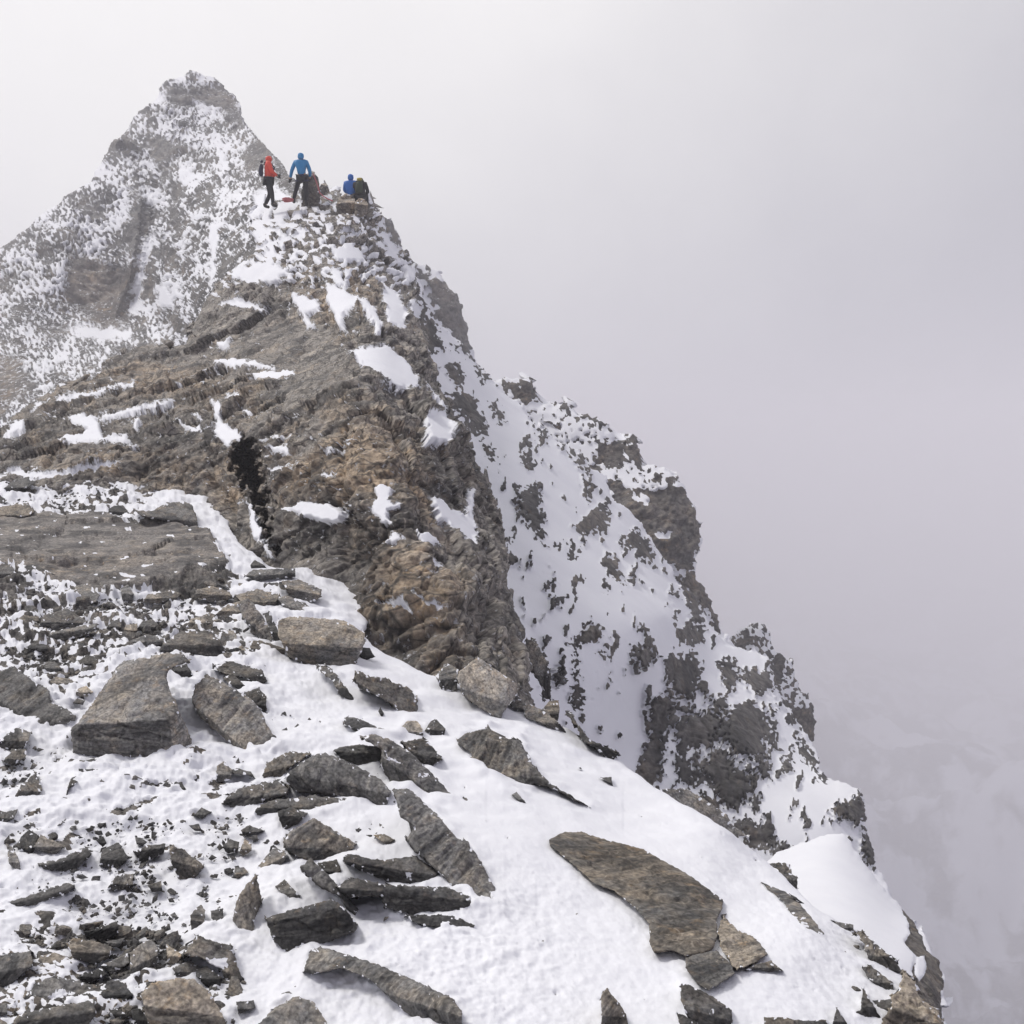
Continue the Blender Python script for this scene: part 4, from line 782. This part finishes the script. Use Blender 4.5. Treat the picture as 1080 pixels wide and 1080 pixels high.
r('thin dark edge of rock right of the long thin slab', 'g', [170,530,200,545,232,572,215,565,185,552], lum=.4, tint=.2)
r('small rock at the seam below the snow hump', 'g', [345,640,380,650,440,660,442,695,400,682], lum=.75, tint=.3)
r('dark rock ledge along the right lip of the drift', 'g', [443,697,470,688,520,735,622,812,642,862,562,852,500,800,482,735], lum=.7, tint=.4, rough=1.5, strata=35)
r('grey layered ledge under the right lip of the drift', 'g', [478,840,510,833,600,900,618,945,580,952,500,885], lum=.85, tint=.4, rough=1.4, strata=35)
r('dark pointed block at the lower right corner of the drift', 'g', [480,928,500,960,562,1060,450,1062,430,1040,470,1020], lum=.6, tint=.15)
r('small dark peak of rock at the bottom edge of the drift', 'g', [345,1100,370,1010,415,1080,420,1110], lum=.55, tint=.15)
r('flat dark rock showing under the snow at the bottom edge', 'g', [65,1052,250,1066,330,1060,345,1110,70,1110], lum=.6, tint=.3)
r('rusty cliff edge stone at the lower right corner', 'g', [560,1060,600,1000,600,960,630,940,650,860,700,900,722,970,792,1022,812,1062,840,1150,560,1150], [600,1020,800,1080], lum=1.1, tint=.85, rough=1.6, cat='boulder', name='boulder')
r('grey cobble between the ledge and the rusty edge stone', 'g', [520,980,600,975,620,1010,600,1040,545,1020], lum=.8, tint=.3)
# ---- loose stones scattered in numbers
def stone_mesh(k, flat):
    """angular slate fragment, one unit long, cut by random planes"""
    rr = random.Random(k); bm_n = 14
    u, v = np.meshgrid(np.linspace(0, 2*math.pi, 29)[:-1], np.linspace(0, math.pi, 15))
    d = np.stack([np.cos(u)*np.sin(v), np.sin(u)*np.sin(v), np.cos(v)], -1).reshape(-1, 3)
    cuts = [unit([rr.gauss(0, 1), rr.gauss(0, 1), rr.gauss(0, .35)]) for _ in range(bm_n)]+[np.array([0, 0, 1.]), np.array([0, 0, -1.])]
    h = np.array([rr.uniform(.3, .52) for _ in range(bm_n)]+[flat, flat])
    c = np.stack(cuts); dots = d@c.T
    rad = np.where(dots > .05, h/np.maximum(dots, .05), 9).min(1)
    P = d*np.minimum(rad, .75)[:, None]
    P[:, 1] *= .7
    P += d*((facets(P*5+k, k)*.025+fbm(P*9+k, 2, k)*.015)[:, None])
    nu, nv = 28, 15; q = []
    for j in range(nv-1):
        for i in range(nu): q.append((j*nu+i, (j+1)*nu+i, (j+1)*nu+(i+1) % nu, j*nu+(i+1) % nu))
    return P, np.array(q)
SM = []
for k in range(9):
    Pm, Qm = stone_mesh(k+3, [.12, .16, .22, .3][k % 4])
    SM.append((Pm, Qm))
SRC = {}
def scatter(n, poly, lo, hi, label, group, lum, tint, seed, avoid=0):
    rr = random.Random(seed); poly = np.array(poly); a = poly.min(0); b = poly.max(0); made = 0
    while made < n:
        x = rr.uniform(a[0], b[0]); y = rr.uniform(a[1], b[1])
        if sdist(np.array([x]), np.array([y]), poly)[0] < 0: continue
        if seed == 5 and fbm(np.array([[x/45, y/25, 2.]]), 2, 4)[0] < .02: continue
        D = float(DA(x, y)); sz = (lo+(hi-lo)*rr.random()**2.2)*D/FOC
        k = rr.randrange(9); key = (k, lum, tint)
        if key not in SRC:
            Pm, Qm = SM[k]
            o = make_mesh('loose_stone', Pm, Qm, {'snow': Pm[:, 0]*0, 'tc': Pm*.16+k*7, 'lum': Pm[:, 0]*0+lum, 'tint': Pm[:, 0]*0+tint}, M_STONE, smooth=True)
            try: o.data.set_sharp_from_angle(angle=math.radians(32))
            except Exception: pass
            SRC[key] = o; first = True
        else: o = SRC[key].copy(); COL.objects.link(o)
        w = at(x, y, D); o.location = w+np.array([0, 0, sz*.04]); o.scale = (sz*1.15, sz*1.1, sz)
        o.rotation_euler = (rr.gauss(.25, .35), rr.gauss(.12, .35), rr.uniform(0, 6.28))
        tag(o, label, 'stone', group); made += 1
scatter(105, T('p',0,620,60,612,100,628,160,640,215,640,262,668,262,700,200,700,150,690,110,712,60,722,0,700), 6, 20, 'loose grey-brown slate stone in the rubble between the pale terrace slab and the largest boulder', 'loose stones in the rubble field', .8, .35, 1)
scatter(40, T('p',0,612,60,608,90,625,80,720,0,708), 4, 13, 'small dark stone at the left end of the rubble above the long dark slab', 'small dark stones at the left of the rubble', .55, .15, 2)
scatter(24, T('p',215,600,290,622,270,668,215,662), 8, 22, 'loose flat slab piece around the stone stack by the snow tongue', 'flat pieces round the stone stack', .9, .4, 3)
scatter(60, T('p',0,955,60,965,140,980,250,985,265,1078,0,1078), 7, 26, 'loose brown-grey stone packed between the boulders of the lower left heap', 'stones of the lower left heap', .85, .4, 4)
scatter(48, T('p',0,770,60,800,230,800,290,860,240,990,0,1000), 3, 15, 'small slate chip sticking out of the patchy snow of the left foreground', 'slate chips on the left snow', .65, .25, 5)
scatter(16, T('p',270,800,420,800,480,950,400,960,270,960), 4, 12, 'small dark fragment filling a gap of the central stone pile', 'fragments in the central pile', .5, .15, 6)
scatter(8, T('p',885,985,940,1020,965,1078,900,1078), 8, 20, 'broken brown stone on the crumbling lip at the lower right corner', 'broken stones at the lower right lip', .9, .6, 8)
# gravel on the terrace: nobody could count it
def gravel(name, poly, n, lo, hi, lum, seed):
    rr = np.random.RandomState(seed); poly = np.array(poly); a = poly.min(0); b = poly.max(0)
    Pm0, _ = SM[0]; oc = np.array([[1,0,0],[-1,0,0],[0,.7,0],[0,-.7,0],[0,0,.6],[0,0,-.5]])*.5
    fc = np.array([[0,2,4],[2,1,4],[1,3,4],[3,0,4],[2,0,5],[1,2,5],[3,1,5],[0,3,5]])
    x = rr.uniform(a[0], b[0], n*3); y = rr.uniform(a[1], b[1], n*3); m = (sdist(x, y, poly)+rr.normal(0, 5, n*3) > 0) & (fbm(np.c_[x/40, y/22, x*0+seed], 3, 4) > (-.02 if seed == 4 else -.5)); x = x[m][:n]; y = y[m][:n]
    D = DA(x, y); c = at(x, y, D); V = []; F = []
    for i in range(len(x)):
        s = (lo+(hi-lo)*rr.rand()**2.5)*D[i]/FOC
        th = rr.uniform(0, 6.28); R = np.array(Euler((rr.normal(0, .5), rr.normal(0, .5), th)).to_matrix())
        V.append((oc*rr.uniform(.6, 1.3, (6, 3))*s)@R.T+c[i]); F.append(fc+6*i)
    V = np.concatenate(V); F = np.concatenate(F)
    o = make_mesh(name, V, F, {'snow': V[:, 0]*0, 'tc': V, 'lum': np.repeat(rr.uniform(.5, 1.3, len(x)), 6)*lum, 'tint': V[:, 0]*0+.3}, M_STONE, smooth=False)
    return tag(o, kind='stuff')
gravel('gravel', T('p',20,545,0,500,60,500,110,498,150,522,152,545,100,550,50,548), 900, 2, 6.5, .6, 1)
gravel('gravel', T('p',0,612,90,618,160,632,262,640,265,700,200,705,150,695,110,725,40,735,0,720), 2600, 2, 9, .75, 2)
gravel('gravel', T('p',0,985,120,975,250,1000,250,1080,0,1080), 1300, 3, 15, .85, 3)
gravel('gravel', T('p',0,770,260,740,420,800,420,960,240,1000,0,985), 2600, 1.5, 12, .9, 4)

# ---------------------------------------------------------------- standing stones and the boulder at the crest
GA = relief('snow_slope', OUT_A, DA, 1.35, M_NEAR, mask_A, disp_A, margin=26, warp=(2, 30), roll=5, rnd_w=16, rnd_k=1.2, p_amp=40, graze=1, tint=lambda x, y, p: .3+fbm(p, 2, 5)*.5, lum=lambda x, y, p: 1+.45*np.clip(near(x, y, BED, 10, -9)/4+.5, 0, 1))
tag(GA, kind='structure')
one = lambda D: (lambda x, y: np.asarray(x, float)*0+D)
r('upright grey-brown rock pillar beside the climber in blue with dark trousers', 'p', [317,222,318,200,321,186,326,180,332,181,336,188,338,204,338,222], split=[317,184,338,184], dep=one(33.6), nf=(.2,-.97,.1), lum=1.2, tint=.4, name='rock_pillar', cat='rock pillar', strata=88, mat=M_RIDGE)
r('paler upright stone behind the rock pillar on the crest', 'p', [336,214,337,197,342,190,346,196,351,212,348,216], split=[337,194,348,196], dep=one(38), nf=(.2,-.97,.1), lum=1.9, tint=.3, name='rock_pillar', cat='rock pillar', strata=80, mat=M_RIDGE)
r('weathered block on the crest under the sitting climber in deep blue', 'p', [355,226,354,217,358,209,364,204,370,205,374,209,376,218,374,228,364,229], split=[356,214,375,213], dep=one(32.4), lum=1.7, tint=.5, third=(370,214,(.8,-.55,.2)), rough=1.3, mat=M_RIDGE, name='boulder', cat='boulder', strata=20)
r('smaller block on the crest right of the block under the deep blue climber', 'p', [374,227,374,214,378,209,385,210,389,216,388,226,381,229], split=[375,215,388,216], dep=one(32.2), lum=1.4, tint=.35, rough=1.3, mat=M_RIDGE, name='boulder', cat='boulder', strata=60)

# ---------------------------------------------------------------- climbers
def skin(name, verts, edges, radii, mat, parent, sub=1, root=0):
    me = bpy.data.meshes.new(name); me.from_pydata(verts, edges, [])
    o = bpy.data.objects.new(name, me); COL.objects.link(o)
    md = o.modifiers.new('s', 'SKIN'); md.use_smooth_shade = True
    for i, rr in enumerate(radii):
        sv = me.skin_vertices[0].data[i]; sv.radius = rr if isinstance(rr, tuple) else (rr, rr); sv.use_root = (i == root)
    su = o.modifiers.new('u', 'SUBSURF'); su.levels = sub; su.render_levels = sub
    dg = bpy.context.evaluated_depsgraph_get(); dg.update()
    m2 = bpy.data.meshes.new_from_object(o.evaluated_get(dg)); m2.name = name
    o.modifiers.clear(); o.data = m2; bpy.data.meshes.remove(me)
    m2.materials.clear(); m2.materials.append(mat)
    m2.polygons.foreach_set('use_smooth', np.full(len(m2.polygons), True))
    o.parent = parent; return o
MC = {k: plain_mat(k, *v) for k, v in {'skin': ((.45, .28, .2), .6), 'red_shell': ((.8, .075, .04), .55), 'blue_shell': ((.02, .23, .5), .55), 'deep_blue_shell': ((.015, .15, .52), .55),
      'black_trousers': ((.018, .018, .022), .8), 'navy_harness': ((.02, .022, .07), .7), 'boot_leather': ((.02, .018, .016), .6), 'green_pack': ((.035, .05, .03), .8), 'grey_glove': ((.03, .03, .035), .8), 'pack_cloth': ((.02, .02, .05), .8), 'pink_sling': ((.5, .16, .17), .7), 'yellow_trim': ((.5, .4, .05), .6), 'helmet': ((.1, .11, .03), .4)}.items()}
def person(loc, yaw, label, jacket, trousers, J, pack=None, harness=None, helmet=None, group=None, hand_mat='grey_glove'):
    """J: joints in metres above the soles; x right, y forward (away from the camera before yaw)"""
    e = bpy.data.objects.new('person', None); COL.objects.link(e); tag(e, label, 'person', group)
    hip, chest, neck, head = J['hip'], J['chest'], J['neck'], J['head']
    nodes = [hip, tuple((a+b)/2 for a, b in zip(hip, chest)), chest, neck, head, (head[0], head[1]-.0, head[2]+.09)]
    rad = [(.14, .10), (.135, .10), (.16, .11), .055, (.085, .1), (.06, .07)]; ed = [(0, 1), (1, 2), (2, 3), (3, 4), (4, 5)]
    jn = [hip, nodes[1], chest, (neck[0], neck[1], neck[2]-.02)]; jr = [(.185, .145), (.175, .14), (.205, .15), .10]; je = [(0, 1), (1, 2), (2, 3)]
    tn = [hip]; tr = [(.17, .125)]; te = []
    for side in ('l', 'r'):
        sh, el, ha = J['sh'+side], J['el'+side], J['ha'+side]
        k = len(nodes); nodes += [sh, el, ha]; rad += [.06, .042, .032]; ed += [(2, k), (k, k+1), (k+1, k+2)]
        d = np.array(ha)-np.array(el); d /= np.linalg.norm(d); sd = np.cross(d, (0, 1, 0)); sd /= np.linalg.norm(sd)+1e-9
        pm = np.array(ha)+d*.06; nodes.append(tuple(pm)); rad.append((.038, .02)); ed.append((k+2, k+3)); pk = k+3
        for f, (of, ln) in enumerate(((-.03, .07), (-.01, .085), (.01, .08), (.03, .06))):
            nodes += [tuple(pm+sd*of+d*ln*.5+np.array((0, .01, 0))), tuple(pm+sd*of+d*ln+np.array((0, .025, 0)))]; rad += [.009, .007]; q = len(nodes); ed += [(pk, q-2), (q-2, q-1)]
        nodes += [tuple(np.array(ha)+sd*.045+d*.05)]; rad += [.01]; ed += [(k+2, len(nodes)-1)]
        k2 = len(jn); jn += [sh, el, tuple(np.array(ha)-d*.02)]; jr += [.085, .066, .05]; je += [(2, k2), (k2, k2+1), (k2+1, k2+2)]
        kn, an, to = J['kn'+side], J['an'+side], J['to'+side]; hp = (hip[0]+(-.09 if side == 'l' else .09), hip[1], hip[2]-.04)
        k = len(nodes); nodes += [hp, kn, an, to]; rad += [.085, .06, .042, .04]; ed += [(0, k), (k, k+1), (k+1, k+2), (k+2, k+3)]
        k3 = len(tn); tn += [hp, kn, (an[0], an[1], an[2]+.03)]; tr += [.105, .077, .064]; te += [(0, k3), (k3, k3+1), (k3+1, k3+2)]
        b = skin('boot', [(an[0], an[1]-.03, an[2]+.10), (an[0], an[1]-.02, an[2]-.02), tuple(to), (to[0]*2-an[0]*1.0, to[1]+.03, to[2])][:3], [(0, 1), (1, 2)], [.06, .062, .05], MC['boot_leather'], e)
    skin('body', nodes, ed, rad, MC['skin'], e)
    skin('jacket', jn, je, jr, MC[jacket], e); skin('trousers', tn, te, tr, MC[trousers], e)
    for side in ('l', 'r'):
        ha = np.array(J['ha'+side]); d = ha-np.array(J['el'+side]); d /= np.linalg.norm(d); sd = np.cross(d, (0, 1, 0)); sd /= np.linalg.norm(sd)+1e-9; pm = ha+d*.06
        gn = [tuple(ha-d*.03), tuple(pm)]; gr = [.045, (.046, .03)]; ge = [(0, 1)]
        for of, ln in ((-.034, .07), (-.012, .09), (.012, .085), (.034, .065)):
            gn.append(tuple(pm+sd*of+d*ln+np.array((0, .02, 0)))); gr.append(.013); ge.append((1, len(gn)-1))
        gn.append(tuple(ha+sd*.06+d*.05)); gr.append(.015); ge.append((0, len(gn)-1))
        skin('glove', gn, ge, gr, MC[hand_mat], e)
    hx, hy, hz = head; fwd = J.get('face', 1)
    hood = skin('hood', [(neck[0], neck[1]-.01*fwd, neck[2]-.03), (hx, hy-.025*fwd, hz-.01), (hx, hy-.03*fwd, hz+.085)], [(0, 1), (1, 2)], [.105, (.118, .125), (.085, .09)], MC[helmet or jacket], e)
    if harness:
        hb = skin('harness', [(hip[0]-.17, hip[1], hip[2]+.02), (hip[0], hip[1]-.14, hip[2]+.03), (hip[0]+.17, hip[1], hip[2]+.02), (hip[0], hip[1]+.14, hip[2]+.03)], [(0, 1), (1, 2), (2, 3), (3, 0)], [.04]*4, MC[harness], e)
        for sx in (-1, 1): skin('leg_loop', [(hip[0]+sx*.02, hip[1]-.06, hip[2]-.16), (hip[0]+sx*.11, hip[1]-.13, hip[2]-.14), (hip[0]+sx*.22, hip[1]-.03, hip[2]-.12)], [(0, 1), (1, 2)], [.026]*3, MC[harness], hb)
    if pack:
        s = pack.get('side', -1); px = pack.get('x', 0); k_ = pack.get('sc', .85)
        pb = skin('backpack', [(chest[0]+px, chest[1]+s*.23, hip[2]+.06), (chest[0]+px, chest[1]+s*.26, (hip[2]+chest[2])/2+.03), (chest[0]+px, chest[1]+s*.22, chest[2]+.14)], [(0, 1), (1, 2)], [(.15*k_, .12*k_), (.165*k_, .135*k_), (.13*k_, .10*k_)], MC[pack['mat']], e)
        skin('pack_lid', [(chest[0]+px-.09, chest[1]+s*.22, chest[2]+.2), (chest[0]+px+.09, chest[1]+s*.22, chest[2]+.2)], [(0, 1)], [(.08*k_, .06*k_)]*2, MC[pack.get('lid', pack['mat'])], pb)
        for sx in (-1, 1): skin('shoulder_strap', [(chest[0]+sx*.1, chest[1]+s*.16, chest[2]+.14), (chest[0]+sx*.11, chest[1], chest[2]+.2), (chest[0]+sx*.1, chest[1]-s*.17, chest[2]+.02), (chest[0]+sx*.13, chest[1]-s*.1, hip[2]+.2)], [(0, 1), (1, 2), (2, 3)], [.025]*4, MC[pack['mat']], pb)
    e.location = loc; e.rotation_euler = (0, 0, yaw); return e
def stand(**kw):
    J = dict(hip=(0, 0, .92), chest=(0, 0, 1.28), neck=(0, 0, 1.47), head=(0, .02, 1.6), shl=(-.19, 0, 1.38), shr=(.19, 0, 1.38), ell=(-.3, -.03, 1.12), elr=(.3, -.03, 1.12), hal=(-.32, .04, .88), har=(.32, .04, .88),
             knl=(-.12, .03, .49), knr=(.12, .03, .49), anl=(-.13, 0, .09), anr=(.13, 0, .09), tol=(-.14, .15, .05), tor=(.14, .15, .05))
    J.update(kw); return J
person(at(283.5, 219.5, 33.0), math.radians(-70), 'climber standing in a red hooded jacket and black trousers on the snowy crest', 'red_shell', 'black_trousers',
  stand(hip=(0, 0, .9), chest=(0, .02, 1.25), head=(.0, .06, 1.57), ell=(-.27, .1, 1.1), hal=(-.1, .27, 1.08), elr=(.27, .08, 1.1), har=(.1, .27, 1.02), knl=(-.1, .06, .47), anl=(-.1, -.1, .09), tol=(-.1, .05, .05), knr=(.1, .1, .47), anr=(.12, .12, .09), tor=(.13, .27, .05)),
  pack=dict(mat='pack_cloth', side=-1, sc=.62))
person(at(318, 217.5, 32.9), 0, 'climber seen from behind in a light blue hooded jacket, dark harness and trousers, legs apart', 'blue_shell', 'black_trousers',
  stand(hip=(.03, 0, .92), ell=(-.3, .02, 1.13), hal=(-.37, .1, .9), elr=(.28, .05, 1.1), har=(.24, .2, .95), knl=(-.17, .05, .56), anl=(-.26, .05, .2), tol=(-.27, .18, .16), knr=(.14, .05, .47), anr=(.15, 0, .09), tor=(.16, .14, .05)),
  harness='navy_harness')
def sit(**kw):
    J = stand(hip=(0, 0, .12), chest=(0, .02, .46), neck=(0, .02, .64), head=(0, .03, .77), shl=(-.18, 0, .56), shr=(.18, 0, .56), ell=(-.24, .1, .32), elr=(.24, .1, .32), hal=(-.14, .3, .28), har=(.14, .3, .28),
              knl=(-.14, .42, .34), knr=(.14, .42, .34), anl=(-.14, .62, -.03), anr=(.14, .62, -.03), tol=(-.14, .76, -.07), tor=(.14, .76, -.07)); J.update(kw); return J
person(at(370, 211, 34.0), math.radians(-8), 'climber in a deep blue hooded jacket sitting on the crest block', 'deep_blue_shell', 'black_trousers', sit())
person(at(380, 212, 33.9), math.radians(0), 'dark clothed climber with a green-black backpack sitting at the right end of the crest', 'black_trousers', 'black_trousers', sit(head=(0, .1, .7), neck=(0, .06, .6)), pack=dict(mat='green_pack', side=-1, lid='yellow_trim'), helmet='helmet')
# red rope on the snow and the pink sling round the pillar
def tube(name, pts, rad, mat):
    cu = bpy.data.curves.new(name, 'CURVE'); cu.dimensions = '3D'; sp = cu.splines.new('POLY'); sp.points.add(len(pts)-1)
    for a, b in zip(sp.points, pts): a.co = (*b, 1)
    cu.bevel_depth = rad; cu.bevel_resolution = 2; o = bpy.data.objects.new(name, cu); COL.objects.link(o)
    dg = bpy.context.evaluated_depsgraph_get(); m2 = bpy.data.meshes.new_from_object(o.evaluated_get(dg)); bpy.data.objects.remove(o)
    o = bpy.data.objects.new(name, m2); COL.objects.link(o); m2.materials.clear(); m2.materials.append(mat); return o
c0 = at(303.5, 213, 32.6)
tag(tube('rope', [(c0[0]+math.cos(a*.5)*(.13+.05*math.sin(a*1.7)), c0[1]+math.sin(a*.5)*.13, c0[2]+.03+.01*math.sin(a)+a*.0012) for a in range(70)], .016, MC['pink_sling']), 'red climbing rope coiled on the snow between the two standing climbers', 'rope')
tag(tube('rope', [tuple(at(x, y, 33.0)) for x, y in ((330, 183), (333, 190), (335.5, 197), (337, 203), (341, 207), (346, 210), (351, 212))], .02, MC['pink_sling']), 'pink sling hanging from the rock pillar down to the right', 'sling')
#@@LIGHT@@
def build_light():
    w = bpy.data.worlds.new('World'); SC.world = w; w.use_nodes = True; nt = w.node_tree; nt.nodes.clear()
    out = nt.nodes.new('ShaderNodeOutputWorld'); bg = nt.nodes.new('ShaderNodeBackground'); nt.links.new(bg.outputs[0], out.inputs[0])
    sky = nt.nodes.new('ShaderNodeTexSky'); sky.sky_type = 'NISHITA'; sky.sun_disc = False
    sky.sun_elevation = SUN_EL; sky.sun_rotation = SUN_ROT; sky.altitude = 4000
    hs = nt.nodes.new('ShaderNodeHueSaturation'); hs.inputs['Saturation'].default_value = .12; nt.links.new(sky.outputs[0], hs.inputs['Color'])
    tc = nt.nodes.new('ShaderNodeTexCoord').outputs['Generated']
    dt = nt.nodes.new('ShaderNodeVectorMath'); dt.operation = 'DOT_PRODUCT'; nt.links.new(tc, dt.inputs[0]); dt.inputs[1].default_value = Vector((-.42, .55, .72)).normalized()
    nz = noise(nt, tc, 1.8, 6, .55)
    f = math_(nt, 'ADD', dt.outputs['Value'], math_(nt, 'MULTIPLY_ADD', nz, .42, -.21))
    r = nt.nodes.new('ShaderNodeValToRGB'); nt.links.new(f, r.inputs[0])
    e = r.color_ramp.elements; e[0].position = 0.0; e[0].color = (2.3, 2.2, 3.0, 1); e[1].position = 1.0; e[1].color = (9.0, 8.85, 8.8, 1)
    a = e.new(.45); a.color = (4.2, 4.15, 4.6, 1); b = e.new(.82); b.color = (8.0, 7.85, 7.9, 1)
    c = mixc(nt, .12, r.outputs[0], hs.outputs[0])
    nt.links.new(c, bg.inputs[0]); bg.inputs[1].default_value = .1
    s = bpy.data.lights.new('sun', 'SUN'); s.energy = 1.5; s.angle = math.radians(14); s.color = (1, .96, .92)
    o = bpy.data.objects.new('sun', s); COL.objects.link(o)
    d = Vector((math.sin(SUN_ROT)*math.cos(SUN_EL), math.cos(SUN_ROT)*math.cos(SUN_EL), math.sin(SUN_EL)))
    o.rotation_euler = d.to_track_quat('Z', 'Y').to_euler()
SUN_EL = math.radians(55); SUN_ROT = math.radians(-70)
build_light()
def build_haze():
    m = bpy.data.materials.new('mountain_haze'); m.use_nodes = True; nt = m.node_tree; nt.nodes.clear()
    out = nt.nodes.new('ShaderNodeOutputMaterial'); v = nt.nodes.new('ShaderNodeVolumePrincipled')
    v.inputs['Color'].default_value = (.975, .965, 1, 1); v.inputs['Density'].default_value = .0021
    nt.links.new(v.outputs[0], out.inputs['Volume'])
    vs = [(x, y, z) for x in (-3000, 3500) for y in (-2800, 3800) for z in (ZLO, 58)]
    me = bpy.data.meshes.new('haze'); me.from_pydata(vs, [], [(0, 1, 3, 2), (4, 6, 7, 5), (0, 4, 5, 1), (2, 3, 7, 6), (0, 2, 6, 4), (1, 5, 7, 3)]); me.materials.append(m)
    o = bpy.data.objects.new('haze', me); COL.objects.link(o); tag(o, kind='stuff')
ZLO = min(v.co.z for v in VAL.data.vertices)-1
build_haze()
cam = bpy.data.cameras.new('camera'); co = bpy.data.objects.new('camera', cam); COL.objects.link(co)
co.location = CAM; co.rotation_euler = (math.pi/2-TH, 0, 0); cam.sensor_width = 36; cam.lens = 36; cam.clip_end = 12000; cam.clip_start = .05
SC.camera = co
SC.view_settings.view_transform = 'Standard'; SC.view_settings.look = 'None'; SC.view_settings.exposure = .36; SC.view_settings.gamma = 1
SC.cycles.volume_bounces = 4; SC.cycles.max_bounces = 5; SC.cycles.diffuse_bounces = 3
